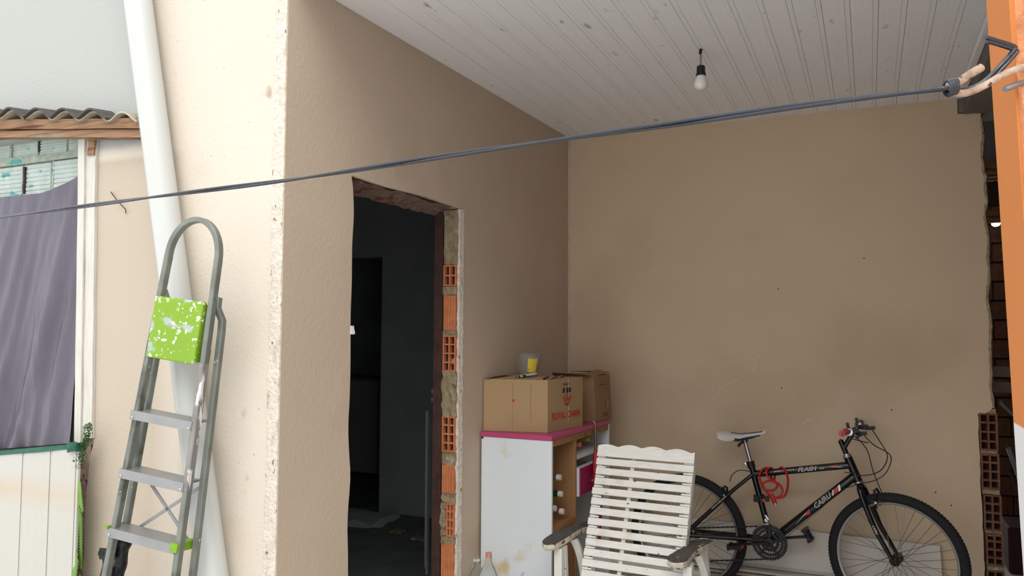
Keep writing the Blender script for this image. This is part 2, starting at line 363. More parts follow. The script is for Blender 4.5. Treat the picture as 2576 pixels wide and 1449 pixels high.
# exposed jamb, bricks and mortar (far side of the opening), faces the camera
YJ = YF+S1*E_.y
def hollow(x0, x1, z0, z1, nx, ny, yf, dep, t=.0065, seed=0, back=True):
    """hollow brick: front plane at yf (toward -y), depth dep"""
    b = MB(); xs = [x0+(x1-x0)*i/nx for i in range(nx+1)]; zs = [z0+(z1-z0)*i/ny for i in range(ny+1)]
    for i, x in enumerate(xs):
        o = 0 if 0 < i < nx else (t/2 if i == 0 else -t/2); b.box(x+o-t/2, x+o+t/2, yf, yf+dep, z0, z1)
    for i, zz in enumerate(zs):
        o = 0 if 0 < i < ny else (t/2 if i == 0 else -t/2)
        for k in range(nx): b.box(xs[k]+t*.5*(1 if k else 2), xs[k+1]-t*.5*(1 if k < nx-1 else 2), yf+.0008, yf+dep, zz+o-t/2, zz+o+t/2)
    return b
JX0, JX1 = wx(YJ)-.083, wx(YJ)-.006
def jamb_brick(z0, z1, kind, x0=JX0, x1=JX1):
    yf = YJ-.030
    if kind == 'h':
        o = part('brick', hollow(x0+.002, x1-.006, z0, z1, 2, max(2, round((z1-z0)/.042)), yf, .05), M_brick, wl)
        b = MB(); b.box(x0+.006, x1-.012, yf+.026, yf+.029, z0+.004, z1-.004); part('hollow_back', b, M_hole, o)
    else:
        b = MB(); n = 5; xa, xb = x0+.003, x1-.008; st = (xb-xa)/n
        b.box(xa, xb, yf+.004, yf+.04, z0, z1)
        for i in range(n): b.box(xa+i*st+.002, xa+(i+1)*st-.002, yf, yf+.0045, z0+.002, z1-.002)
        part('brick', b, M_brick, wl)
def jamb_mortar(z0, z1, i, x0=JX0, x1=JX1, dy=.025, amp=.007):
    b = MB(); b.rough(x0, x1-.003, YJ-dy, YJ+.03, z0, z1, amp, .018, i); part('mortar', b, M_mortar, wl)
jamb_mortar(1.775, 2.045, 1)
jamb_brick(1.675, 1.775, 'h')
jamb_mortar(1.63, 1.675, 2); jamb_brick(1.462, 1.63, 's'); jamb_mortar(1.437, 1.462, 3)
jamb_brick(1.266, 1.437, 'h'); jamb_mortar(1.052, 1.266, 4, dy=.030, amp=.011); jamb_brick(.885, 1.052, 'h')
jamb_mortar(.822, .885, 5, dy=.022); jamb_brick(.69, .822, 's'); jamb_mortar(.645, .69, 6)
jamb_brick(.49, .645, 'h', x0=JX0+.028); jamb_mortar(.49, .645, 7, x1=JX0+.03, dy=.034, amp=.01)
jamb_mortar(.455, .49, 8); jamb_brick(.27, .455, 's'); jamb_mortar(.235, .27, 9); jamb_brick(.06, .235, 'h'); jamb_mortar(0.0, .06, 10)
# torn pale edge of the plaster beside the bricks
b = MB(); vs = []; fs = []; z = 0; n = 0
while z < 2.05:
    a = .006+.012*abs(noise.noise(Vector((3, 1, z*14)))); o = .003*random.random()
    p0 = MW @ Vector((S1-.014-.006*random.random(), z, -a-.004)); p1 = MW @ Vector((S1-.016, z, .001)); p2 = MW @ Vector((S1+.010+a, z, .003+o)); p3 = MW @ Vector((S1+.016+a, z, -.004))
    vs += [p0, p1, p2, p3]
    if n:
        k = 4*(n-1)
        for j in range(3): fs.append((k+j, k+j+1, k+j+5, k+j+4))
    n += 1; z += .022
b.add(vs, fs); part('plaster_edge', b, M_rough, wl)
# lintel: exposed rough soffit
b = MB()
vs = []; fs = []; n1 = 34; n2 = 9
for i in range(n1+1):
    for j in range(n2+1):
        s = S0+.012+(S1-S0-.02)*i/n1; o = -.012-(TH+.040)*j/n2
        v = MW @ Vector((s, ZT-.006-.030*(j/n2)**1.5, o)); v += noise.noise_vector(v*30)*.008; vs.append(v)
for i in range(n1):
    for j in range(n2): k = i*(n2+1)+j; fs.append((k, k+1, k+n2+2, k+n2+1))
b.add(vs, fs); part('lintel', b, mat('reddish_rough_lintel', (136, 112, 100), .95, var=.4, vscale=30, bump=.9, bscale=60, spots=[((110,60,46), 14, .58, .06, None, 4)]), wl)
# door frame (dark) on the inner edge
b = MB()
b.box(JX0-.048, JX0-.002, YJ-.03, YJ+.04, 0, 2.03)
for s0, s1 in ((S0-.02, S1-.01),):
    P0 = MW @ Vector((s0, 2.06, -TH-.025)); P1 = MW @ Vector((s1, 2.06, -TH-.025)); b.bar(P0, P1, .045, .03)
P0 = MW @ Vector((S0-.02, 0, -TH-.025)); b.box(P0.x-.023, P0.x+.02, P0.y-.06, P0.y+.01, 0, 2.04)
door = struct('door_1', b, M_doorfr)
b = MB(); 
for zz in (1.12, 1.16): b.box(JX0-.054, JX0-.046, YJ-.036, YJ-.02, zz, zz+.02)
part('hinge', b, M_steel, door)
# white plug of wall filler on the left edge of the opening
# interior room
b = MB(); b.box(-6.2, -3.64, 5.5, 5.62, 2.07, 3.0); b.box(-3.64, -1.9, 5.5, 5.62, 0, 3.0); b.box(-6.2, -4.6, 5.5, 5.62, 0, 2.07)
struct('wall_interior', b, M_dark)
b = MB(); b.box(-6.3, -6.2, 2.28, 8.0, 0, 3.0); b.box(-6.2, -1.9, 7.9, 8.0, 0, 3.0); b.box(-1.95, -1.87, 4.95, 7.9, 0, 3.0); struct('wall_interior_far', b, M_dark)
b = MB(); b.box(-6.3, -1.9, 2.28, 8.0, 2.9, 3.0); struct('ceiling_interior', b, M_dark)
b = MB(); b.box(-6.2, -1.93, 2.29, 7.9, .0, .004); struct('floor_interior', b, M_darkfl)
b = MB(); b.box(-6.2, -2.0, 2.281, 2.36, 0, 2.9); struct('wall_interior_near', b, M_dark)

# back wall with ragged right end
poly = [(-1.80, 0), (-1.80, CZ+.1), (.447, CZ+.1), (.447, 2.622), (.556, 2.612)]
z = 2.60
while z > 1.07:
    poly.append((.552+.014*noise.noise(Vector((2, 7, z*7)))+random.uniform(-.004, .004)+(.012 if z < 2.3 else 0), z)); z -= .028
poly += [(.56, 1.07), (.535, 1.05), (.50, 1.045)]
z = 1.03
while z > 0: poly.append((.503+.012*(1-z)+random.uniform(-.003, .003), z)); z -= .04
poly.append((.52, 0))
b = MB(); b.prism(poly, .10, Matrix(((1,0,0,0),(0,0,1,YB),(0,1,0,0),(0,0,0,1)))); wb = struct('wall_back', b, M_back)
# rough crumbled right edge
b = MB(); vs = []; fs = []; n = 0; z = 1.08
while z < 2.6:
    x = .556+.016*noise.noise(Vector((2, 7, z*7)))+(.012 if z < 2.3 else 0)
    vs += [(x-.012+.006*random.random(), YB-.003, z), (x+.004*random.random(), YB-.004-.004*random.random(), z), (x+.008+.005*random.random(), YB+.02, z), (x+.004, YB+.09, z)]
    if n:
        k = 4*(n-1)
        for j in range(3): fs.append((k+j, k+j+1, k+j+5, k+j+4))
    n += 1; z += .02
b.add(vs, fs); part('plaster_edge', b, M_mortar, wb)
# hollow bricks toothed at the wall end
rows = [(1.052, .862, .505, .588), (.848, .668, .508, .590), (.640, .458, .515, .595), (.448, .285, .520, .598), (.262, .09, .52, .60)]
for i, (z1, z0, x0, x1) in enumerate(rows):
    yf = YB-.004-.006*(i % 2)
    o = part('brick', hollow(x0, x1, z0, z1, 2, 4, yf, .09, t=.009), M_brickdk, wb)
    bb = MB(); bb.box(x0+.008, x1-.008, yf+.05, yf+.07, z0+.006, z1-.006); part('hollow_back', bb, M_hole, o)
    bb = MB(); bb.rough(x0+.004, x1-.002, YB+.0, YB+.09, z0-.026 if i < 4 else 0.0, z0+.001, .004, .02, i+30); part('mortar', bb, M_mortar, wb)
bb = MB(); bb.rough(.500, .585, YB+.004, YB+.09, 1.045, 1.075, .006, .02, 40); part('mortar', bb, M_mortar, wb)
# hairline pale strip in the inner corner
b = MB(); z = 0; vs = []; fs = []; n = 0
while z < CZ:
    x = wx(YB)+.001; a = .010+.008*noise.noise(Vector((7, 3, z*6))); 
    if z < 1.35: a += .008
    vs += [(x-.002, YB-.006, z), (x+a, YB-.0025, z), (x+a+.003, YB+.001, z)]
    if n:
        k = 3*(n-1); fs += [(k, k+1, k+4, k+3), (k+1, k+2, k+5, k+4)]
    n += 1; z += .05
b.add(vs, fs); part('corner_filler', b, mat('pale_corner_filler', (196,180,160), .95, var=.2, vscale=20, bump=.5, bscale=60), wb)
# scratches on the wall
M_scr = mat('pale_scratch', (236,222,200), .9)
def scratch(pts, r=.0012):
    b = MB(); b.tube(pts, r, 4); return b
for pts in ([(-.62,1.24),(-.60,1.27),(-.595,1.31),(-.57,1.34)], [(-.80,1.13),(-.77,1.16),(-.72,1.18),(-.70,1.19)], [(-.84,1.07),(-.81,1.10),(-.80,1.14)], [(.05,.80),(.09,.78),(.13,.75)], [(-.35,.95),(-.33,.97),(-.30,.985)]):
    part('scratch', scratch([(x, YB-.0006, z) for x, z in pts]), M_scr, wb)
for (x, z) in ((.10,1.05),(-.02,1.87),(-.47,1.71),(-.46,1.15),(.30,.63),(.37,.57),(-.05,.98)):
    b = MB(); b.rough(x-.0025, x+.0025, YB-.002, YB+.001, z-.004, z+.004, .0015, .006, int(x*100)); part('wall_mark', b, M_gap, wb)

# ceiling of pvc planks
b = MB(); b.box(-1.95, 3.2, 2.16, 7.95, CZ+.03, CZ+.16); ce = struct('ceiling', b, M_gap)
Y0c = 2.165; Yend = YB+.02; jx = .255-.1002*19
def plank(x0, x1, i):
    b = MB(); b.box(x0+.0008, x1-.0200, Y0c, Yend, CZ, CZ+.012); b.box(x1-.0192, x1-.0008, Y0c, Yend, CZ+(.0010 if i % 2 else .0004), CZ+.012)
    part('plank', b, M_pvc, ce)
b = MB(); q = [(wx(Y0c)+.001, Y0c), (jx-.0012, Y0c), (jx-.0012, YB-.002), (wx(YB)+.001, YB-.002)]
b.add([(x, y, CZ) for x, y in q]+[(x, y, CZ+.012) for x, y in q], [(0,3,2,1),(4,5,6,7),(0,1,5,4),(1,2,6,5),(2,3,7,6),(3,0,4,7)]); part('plank', b, M_pvc, ce)
x = jx
for i in range(21):
    plank(x, min(x+.1002, .462), i); x += .1002
    if x > .44: break
b = MB(); b.box(.449, .474, Y0c, YB-.001, CZ-.006, CZ+.03); t1 = struct('trim_1', b, M_pvc)
# beam beyond the ceiling edge, running toward the yard
b = MB(); b.box(.476, .64, 2.17, 4.95, CZ-.09, CZ+.03); struct('beam', b, M_concrete)
b = MB(); b.rough(.450, .552, YB-.012, YB+.08, 2.624, 2.70, .003, .03, 5); struct('beam_seat', b, M_concrete)

# dark back room behind the gap (brick wall, roof)
b = MB(); b.box(.2, 3.2, 7.52, 7.6, 0, CZ+.1); wr = struct('wall_far', b, M_gap)
zz = 0.02; r = 0
meh = None
while zz < 2.5:
    for c in range(5):
        x0 = .62+c*.2+(.1 if r % 2 else 0)
        bb = MB(); bb.box(-.095, .095, 0, .03, -.07, .07)
        if meh is None: meh = bb.mesh('brick'); 
        o = link('brick', meh, M_brickdk, wr); o.location = (x0+.1, 7.49+random.uniform(-.004, .004), zz+.075); o.rotation_euler = (0, random.uniform(-.01,.01), 0)
    zz += .156; r += 1
b = MB(); b.box(3.1, 3.2, 1.27, 7.5, 0, CZ+.03); struct('wall_outer', b, M_brickdk)  # out of view, lengthened to shade the right end of the back wall
# rafter pieces in the back room
for i, (y, z0) in enumerate(((5.6, 2.46), (6.6, 2.30))):
    b = MB(); b.bar((.5, y, z0), (3.05, y, z0+.05), .06, .09); tag(link('rafter', b.mesh('rafter'), M_wood), ['nearer dark wooden rafter in the gap past the back wall', 'farther dark wooden rafter in the gap past the back wall'][i], 'rafter')

# orange wall end at the right edge (near)
def cx(z): return .183+(2.0-z)*.030
b = MB()
vs = [(cx(0), 1.27, 0), (3.1, 1.27, 0), (3.1, 1.47, 0), (cx(0), 1.47, 0), (cx(3), 1.27, 3), (3.1, 1.27, 3), (3.1, 1.47, 3), (cx(3), 1.47, 3)]
b.add(vs, [(0,3,2,1),(4,5,6,7),(0,1,5,4),(1,2,6,5),(2,3,7,6),(3,0,4,7)])
wr2 = struct('wall_right', b, M_orange)  # unseen length to the right is widened to shade the nook
def low_mask(N, L, p):
    s = N.new('ShaderNodeSeparateXYZ'); L.new(p, s.inputs[0])
    return mth(N, L, 'MULTIPLY', mth(N, L, 'SUBTRACT', 1.316, s.outputs['Z']), 300, True)
overlay(M_orange, low_mask, (214, 214, 212))
# rough sunlit render lip on its camera side
vs = []; fs = []; n = 0; z = 1.318
while z < 3.0:
    a = .012*noise.noise(Vector((1, 1, z*6)))+.006*noise.noise(Vector((1, 5, z*25)))
    g = -.006 if z > 1.85 else .004
    vs += [(cx(z)+.003, 1.274, z), (cx(z)+.009+a*.4-g, 1.262, z), (cx(z)+.02, 1.250+a, z), (cx(z)+.08, 1.245+a, z), (cx(z)+.3, 1.25, z), (cx(z)+.5, 1.268, z)]
    if n:
        k = 6*(n-1)
        for j in range(5): fs.append((k+j, k+j+1, k+j+7, k+j+6))
    n += 1; z += .015
b = MB(); b.add(vs, fs); part('render_lip', b, M_orgr, wr2, label='rough sunlit orange render')

# ================================================================== lean-to on the left
YS = 2.235
b = MB(); b.box(-5.2, -2.66, YS+.02, YS+.12, 0, 2.42); wsx = struct('wall_shed', b, M_mintm)
b = MB(); b.box(-2.74, -2.70, YF+.05, YS+.02, 0, 2.24); struct('wall_shed_return', b, M_mintm)
SB = 2.235/2.35
def mint_brick(x0, x1, z0, z1, i):
    b = MB(); y = YS+random.uniform(-.004, .004)
    b.box(x0, x1, y+.003, YS+.03, z0, z1); n = 7; st = (z1-z0)/n
    for k in range(n): b.box(x0+.001, x1-.001, y, y+.004, z0+k*st+.002, z0+(k+1)*st-.003)
    b.v = [(v[0]*SB, v[1], 1.45+(v[2]-1.45)*SB) for v in b.v]; o = part('brick', b, M_mint, wsx); return o
for r in range(4):
    z1 = 2.325-.165*r+(.0 if r else 0); z0 = z1-.135
    if r == 0: z0 = 2.235
    else: z1, z0 = 2.20-.165*(r-1), 2.06-.165*(r-1)
    off = 0 if r % 2 == 0 else -.10
    for c in range(8):
        x0 = -4.36+c*.193+off
        if x0 > -2.72: continue
        mint_brick(x0+.006+random.uniform(-.003,.003), min(x0+.186, -2.665), z0, z1, c)
for i, (x, z0, z1) in enumerate(((-3.58, 2.24, 2.31), (-3.39, 2.25, 2.31), (-3.48, 2.07, 2.19), (-3.285, 2.07, 2.2))):
    b = MB(); b.rough(x*SB-.004, x*SB+.006, YS-.004, YS+.02, 1.45+(z0-1.45)*SB, 1.45+(z1-1.45)*SB, .004, .02, i); part('mortar', b, M_gap if i in (1, 2) else M_mintm, wsx)
b = MB(); b.rough(-4.4, -2.70, YS-.006, YS+.03, 2.166, 2.198, .006, .05, 3); part('mortar', b, M_mintm, wsx)
# reddish mortar between post and wall
b = MB(); b.rough(-2.87, -2.70, YF+.012, YF+.06, 0, 2.22, .008, .05, 8); struct('wall_joint', b, mat('pinkish_old_mortar', (176,150,134), .95, var=.35, vscale=18, bump=.8, bscale=40, spots=[((96,110,70), 10, .6, .1, None, 3), ((70,56,46), 26, .62, .05, None, 5)]))
# post of two boards
po = thing('post', 'whitewashed wooden post between the hanging sheet and the plastered wall', 'post', (-2.76, 2.1, 1.02))
def board(x0, x1, y0, y1, z0, z1, m, nm, par, lab=None, seed=0, amp=.002):
    b = MB(); n = 24; vs = []; fs = []
    for i in range(n+1):
        z = z0+(z1-z0)*i/n; sh = .036*(2.2-z)/1.15; d = [noise.noise(Vector((seed+k*3.3, 2, z*5)))*amp for k in range(4)]
        vs += [(x0+sh+d[0], y0+d[1], z), (x1+sh+d[2], y0+d[1], z), (x1+sh+d[2], y1, z), (x0+sh+d[0], y1, z)]
        if i:
            k = 4*(i-1)
            for j in range(4): fs.append((k+j, k+(j+1) % 4, k+4+(j+1) % 4, k+4+j))
    fs += [(3, 2, 1, 0), tuple(4*n+j for j in range(4))]; b.add(vs, fs); return part(nm, b, m, par, world=True, label=lab)
board(-2.852, -2.817, 2.138, 2.152, 1.02, 2.225, M_postw, 'board', po, seed=1)
board(-2.815, -2.764, 2.147, 2.159, 1.04, 2.212, M_postw, 'board', po, seed=5, amp=.004)
b = MB(); b.rough(-2.800, -2.762, 2.138, 2.149, 2.14, 2.215, .005, .02, 4); part('wood_splinter', b, M_wood, po, world=True, label='brown bare splintered head of the post')
# beams
for i, (z0, z1, y0, zr, lab) in enumerate(((2.284, 2.322, 2.085, -.080, 'upper brown timber batten directly under the corrugated sheets'), (2.252, 2.281, 2.098, -.080, 'lower reddish timber batten resting on top of the white post'))):
    b = MB(); n = 40; vs = []; fs = []
    for k in range(n+1):
        t = k/n; x = -4.3+(4.3-2.452)*t; zz = zr*max(0, (x+3.3)/.83); d = [noise.noise(Vector((x*4, i*5+j, 3)))*.004 for j in range(4)]
        vs += [(x, y0+d[0], z0+zz+d[1]), (x, y0+d[0]*.5, z1+zz+d[2]), (x, YF-.02 if 1 else 0, z1+zz+d[2]), (x, YF-.02, z0+zz+d[1])]
        if k:
            q = 4*(k-1)
            for j in range(4): fs.append((q+j, q+(j+1) % 4, q+4+(j+1) % 4, q+4+j))
    fs += [(0,1,2,3), tuple(4*n+3-j for j in range(4))]; b.add(vs, fs)
    tag(link('batten', b.mesh('batten'), M_wood), lab, 'batten')
# corrugated sheets
def corr(y0, y1, zb, ph, x1, th, m, name, lab, slope=0.12, pitch=.1570, amp=.017, rag=0):
    b = MB(); N_ = 16*12; vs = []; fs = []
    for i in range(N_+1):
        x = -4.35+(x1+4.35)*i/N_; zz = zb+amp*sin(2*pi*(x-ph)/pitch)-.100*max(0, (x+3.3)/.83)
        j0 = rag*noise.noise(Vector((x*12, 3, ph)))
        for (y, dz) in ((y0+j0, 0), (y1, (y1-y0)*slope)):
            vs += [(x, y, zz+dz), (x, y, zz+dz+th)]
        if i:
            k = 4*(i-1); fs += [(k, k+2, k+6, k+4), (k+1, k+5, k+7, k+3), (k, k+4, k+5, k+1), (k+2, k+3, k+7, k+6)]
    fs += [(0,1,3,2), (4*N_, 4*N_+2, 4*N_+3, 4*N_+1)]; b.add(vs, fs)
    return tag(link(name, b.mesh(name, 50), m), lab, 'roof sheet')
corr(2.07, 2.150, 2.338, -3.194, -2.455, .007, M_fibre, 'roof_sheet', 'lower beige corrugated fibre cement sheet lying on the battens', rag=.01)
corr(2.055, 2.140, 2.346, -3.194, -2.60, .007, M_fibdark, 'roof_sheet', 'upper dark edged corrugated sheet lapped over the beige one', rag=.012)
# hanging sheet with folds
def sheet(x0, x1, ztop, zbot, y, m):
    b = MB(); nx, nz = 90, 60; vs = []; fs = []
    for i in range(nx+1):
        x = x0+(x1-x0)*i/nx; t = i/nx
        zt = ztop(x); zb_ = zbot(x)
        for j in range(nz+1):
            u = j/nz; z = zt+(zb_-zt)*u
            d = .042*noise.noise(Vector((x*7-z*1.8, z*.9, 1)))+.022*noise.noise(Vector((x*19-z*5, z*1.7, 4)))+.006*noise.noise(Vector((x*40, z*7, 8)))
            d += .012*exp_(-((x-z*.16+3.22)/.03)**2)*u
            vs.append((x, y-.02*(.2+u)-d*(.3+.7*u)*(1-.6*max(0, t-.93)/.07), z))
    for i in range(nx):
        for j in range(nz): k = i*(nz+1)+j; fs.append((k, k+1, k+nz+2, k+nz+1))
    b.add(vs, fs); return b
def exp_(v): return math.exp(v)
b = sheet(-4.2, -2.825, lambda x: 2.012+.055*max(0, (x+3.1)/.25)**1.5, lambda x: 1.016+.115*(x+2.83), 2.155, M_cloth)
o = link('hanging_sheet', b.mesh('hanging_sheet', 80), M_cloth); tag(o, 'lavender grey plastic sheet hanging in folds beside the white post', 'sheet')
# green tape strip
b = MB(); b.rough(-4.2, -2.715, 2.066, 2.088, 1.012, 1.030, .004, .03, 4); b.v = [(v[0], v[1], v[2]+.125*(v[0]+2.7)) for v in b.v]; tag(link('tape_strip', b.mesh('tape_strip'), M_tape), 'dark green tape along the top of the white panels', 'tape')
b = MB(); b.rough(-2.74, -2.695, 2.055, 2.085, 1.000, 1.032, .010, .015, 5); tag(link('tape_knot', b.mesh('tape_knot'), M_tape), 'crumpled dark green tape knot at the corner of the white panels', 'tape')
# white PVC panels
xs = [-3.796, -3.637, -3.478, -3.319, -3.160, -3.000, -2.841, -2.699]
pf = thing('shed_panelling', 'white vertical plastic boards with a rust stain under the lavender sheet', 'panelling', (-3.2, 2.08, 0))
for i in range(len(xs)-1):
    b = MB(); x0, x1 = xs[i], xs[i+1]
    b.box(x0+.001, x1-.014, 2.070, 2.082, .0, 1.016); b.box(x1-.0125, x1-.001, 2.0725, 2.082, .0, 1.016); b.v = [(v[0], v[1], v[2]+(.125*(v[0]+2.7) if v[2] > .5 else 0)) for v in b.v]
    part('panel', b, M_panelw, pf, world=True)
# fern and moss in the joint
def frond(root, L, az, droop, name_par, scale=1.0):
    b = MB(); n = 22; px_ = []
    for i in range(n+1):
        t = i/n; px_.append(Vector(root)+Vector((cos(az)*L*.12*t, sin(az)*L*.08*t, L*(t*droop[0]+droop[1]*t*t))))
    for i in range(1, n):
        t = i/n; wdt = .044*scale*(1-.75*t)*(1 if i > 2 else .6); d = (px_[i+1]-px_[i-1]).normalized()
        for sgn in (-1, 1):
            sd = Vector((1, -.25, 0)).normalized()*sgn; tip = px_[i]+sd*wdt+d*wdt*.3+Vector((0, -.004, 0)); w2 = d*(.0050*scale)
            up = Vector((0, -.0012, 0)); a0, a1 = px_[i]-w2, px_[i]+w2
            b.add([a0, a1, tip, a0+up, a1+up, tip+up], [(0,1,2), (5,4,3), (0,3,4,1), (1,4,5,2), (2,5,3,0)])
    return b, px_
FX = -.012
fern = thing('fern', 'small green fern growing from the joint beside the white panels', 'fern', (-2.72, 2.13, .55))
for (r, L, az, dr) in (((-2.712, 2.095, .76), .13, -1.2, (1, .0)), ((-2.715, 2.09, .80), .24, 1.5, (-1, .0)), ((-2.720, 2.09, .64), .2, -1.6, (-1, -.1)), ((-2.708, 2.10, .55), .18, -1.2, (-.9, -.2)), ((-2.722, 2.09, .48), .2, -1.4, (-1, 0)), ((-2.72, 2.085, .38), .2, -1.6, (-.9, 0))):
    b, px_ = frond((r[0]+.020, r[1]-.012, r[2]), L, az, dr, fern); f_ = part('frond', b, M_fern, fern, world=True)
    s_ = MB(); s_.tube(px_, .0012, 4); part('stalk', s_, M_moss, f_)
b = MB()
for i in range(420):
    t = random.random(); z = .935+.17*t; x = -2.690+.045*t+random.gauss(0, .007)+(.0 if t > .4 else random.uniform(-.02, .01)); y = 2.10-.03*random.random()
    x -= .022; c = Vector((x, y, z)); d = Vector((random.gauss(0,1), random.gauss(0,.6)-.4, random.gauss(0,1))).normalized()*.010; s2 = d.cross(Vector((random.random(), random.random(), random.random()))).normalized()*.004
    b.add([c-s2, c+s2, c+d], [(0,1,2)])
tag(link('moss_tuft', b.mesh('moss_tuft', fix=False), M_moss), 'tuft of moss in the joint at the foot of the white post', 'moss', kind='stuff')
# twig on the wall
b = MB(); b.tube([(-2.68, 2.155, 1.99), (-2.64, 2.150, 1.955), (-2.59, 2.150, 1.915), (-2.588, 2.15, 1.90)], .0018, 5); tag(link('wire_stub', b.mesh('wire_stub'), M_gap), 'thin dark wire stub sticking to the wall right of the white post', 'wire')

# ================================================================== drain pipe
pp = thing('drain_pipe', 'thick white plastic drain pipe leaning diagonally across the front wall', 'pipe', (-1.93, 2.09, .05))
b = MB(); P0 = Vector((-2.715, 2.10, 3.70)); P1 = Vector((-1.925, 2.09, .06)); b.tube([P0+(P1-P0)*t/12 for t in range(13)], .0505, 40); part('pipe_tube', b, M_pipe, pp, smooth=True, world=True)

# ================================================================== step ladder
def rot(a, b_, c): return Matrix.Rotation(a, 3, 'Z') @ Matrix.Rotation(b_, 3, 'X') @ Matrix.Rotation(c, 3, 'Y')
LH = 1.175
ML = rot(.099, -.055, .119); OL = Vector((-2.123, 1.925, 1.173)); BL = OL-ML @ Vector((0, 0, LH))
lad = thing('step_ladder', 'paint spattered grey metal step ladder with lime green top tray', 'ladder', BL, ML)
def lw(v): return .256+.068*(LH-v)
def rail_pts(sg, yo=.017, vtop=LH+.53, base=0.0, ex=0):
    return [Vector((sg*(lw(v)/2-.004+ex)+(.012 if sg < 0 else .004), yo, v)) for v in [base+(vtop-base)*i/20 for i in range(21)]]
def sweep_rect(pts, wd, dp, ydir=Vector((0,1,0))):
    b = MB(); vs = []; fs = []; m = len(pts)
    for i, p in enumerate(pts):
        t = (pts[min(i+1, m-1)]-pts[max(i-1, 0)]).normalized(); s_ = t.cross(ydir).normalized(); y_ = ydir
        q = .0025
        ring = [(-wd/2+q, -dp/2), (wd/2-q, -dp/2), (wd/2, -dp/2+q), (wd/2, dp/2-q), (wd/2-q, dp/2), (-wd/2+q, dp/2), (-wd/2, dp/2-q), (-wd/2, -dp/2+q)]
        vs += [p+s_*a+y_*c for a, c in ring]
        if i:
            k = 8*(i-1)
            for j in range(8): fs.append((k+j, k+(j+1) % 8, k+8+(j+1) % 8, k+8+j))
    fs += [tuple(range(7, -1, -1)), tuple(8*(m-1)+j for j in range(8))]; return b.add(vs, fs)
# front frame: rails joined by the hoop
LT = rail_pts(-1); RT = rail_pts(1); top = LT[-1]; topr = RT[-1]
cxm = (top.x+topr.x)/2; hw = (topr.x-top.x)/2
arc = [Vector((cxm-hw*cos(pi*i/24), .017, top.z+.128*sin(pi*i/24))) for i in range(1, 24)]
part('rail', sweep_rect(LT, .019, .026), M_ladder, lad, smooth=30)
rr = rail_pts(1); part('rail', sweep_rect(rr, .019, .026), M_ladder, lad, smooth=30)
part('hoop', sweep_rect([top]+arc+[topr], .018, .026), M_ladder, lad, smooth=30)
# plaster-smeared sleeve look on the right rail
b = sweep_rect(rail_pts(1, vtop=LH+.19, base=LH-.22), .0208, .0280); part('rail_smear', b, M_ladderw, lad, label='plaster smeared stretch of the right rail')
def rear_pts(sg):
    P = []
    for i in range(19):
        v = .01+(LH+.30-.01)*i/18; P.append(Vector((sg*(lw(v)/2+.010)+(.018 if sg < 0 else .010), .062+.028*(1-v/LH), v)))
    P += [Vector((P[-1].x-sg*.004, .055, LH+.335)), Vector((P[-1].x-sg*.02, .040, LH+.375)), Vector((sg*(lw(LH+.4)/2)+.01, .030, LH+.41))]
    return P
for sg in (-1, 1):
    o = part('rear_leg', sweep_rect(rear_pts(sg), .020, .022), M_ladder, lad, smooth=30)
    if sg > 0:
        e = MB(); e.torus((rear_pts(1)[-4].x+.004, .048, LH+.20), (0,1,0), .006, .0022, 14, 6); part('eyelet', e, M_steel, o)
for k in range(-0, 6):
    v = LH-.195*k; wv = lw(v)
    b = MB(); x0, x1 = -wv/2, wv/2
    prof = [(0, 0), (.075, .004), (.075, -.004), (.010, -.006), (.008, -.028), (0, -.030)]
    n = len(prof)
    b.add([(x0, p[0], v+p[1]) for p in prof]+[(x1-.004, p[0], v+p[1]) for p in prof], [tuple(range(n)), tuple(range(2*n-1, n-1, -1))]+[(i, i+n, (i+1) % n+n, (i+1) % n) for i in range(n)])
    st = part('step', b, M_step, lad)
    for sg in (-1, 1):
        rv = MB(); rv.lathe([(0, -.002), (.004, -.002), (.004, .001), (.001, .003)], 8, Matrix.Translation((sg*(wv/2-.012), -.002, v-.022)) @ Matrix.Rotation(pi/2, 4, 'X')); part('rivet', rv, M_steel, st)
    if k == 2:
        for sg in (-1, 1):
            e = MB(); xx = sg*(wv/2+.002); e.rough(xx-(.008 if sg < 0 else .020), xx+.006, -.005, .080, v-.006 if sg < 0 else v-.022, v+.005, .0025, .012, 3); part('end_cap', e, M_lime, st, label='lime green end cap')
# tray
b = MB(); b.box(-.101, .099, -.006, .012, LH+.182, LH+.388); o = part('tray', b, M_limep, lad, label='lime green tray spattered with white paint'); bevel(o, .005, 2)
for (xx) in (-.093, .091):
    e = MB(); e.box(xx-.006, xx+.006, .010, .03, LH+.19, LH+.38); part('tray_rim', e, M_lime, o)
e = MB(); e.box(.102, .112, .018, .052, LH+.185, LH+.235); part('tray_hinge', e, M_lime, lad)
# diagonal braces
def rp(sg, v): 
    return Vector((sg*(lw(v)/2+.004)+.014, .083, v))
for a, c in ((( -1, LH-.20), (1, LH-.43)), ((1, LH-.20), (-1, LH-.43))):
    b = MB(); b.bar(rp(*a), rp(*c), .011, .0035, up=(0,1,0)); part('brace', b, M_step, lad)
for sg in (-1, 1):
    b = MB(); b.box(sg*(lw(0)/2)-.016, sg*(lw(0)/2)+.02, .0, .034, -.012, .03); part('foot', b, M_black, lad)
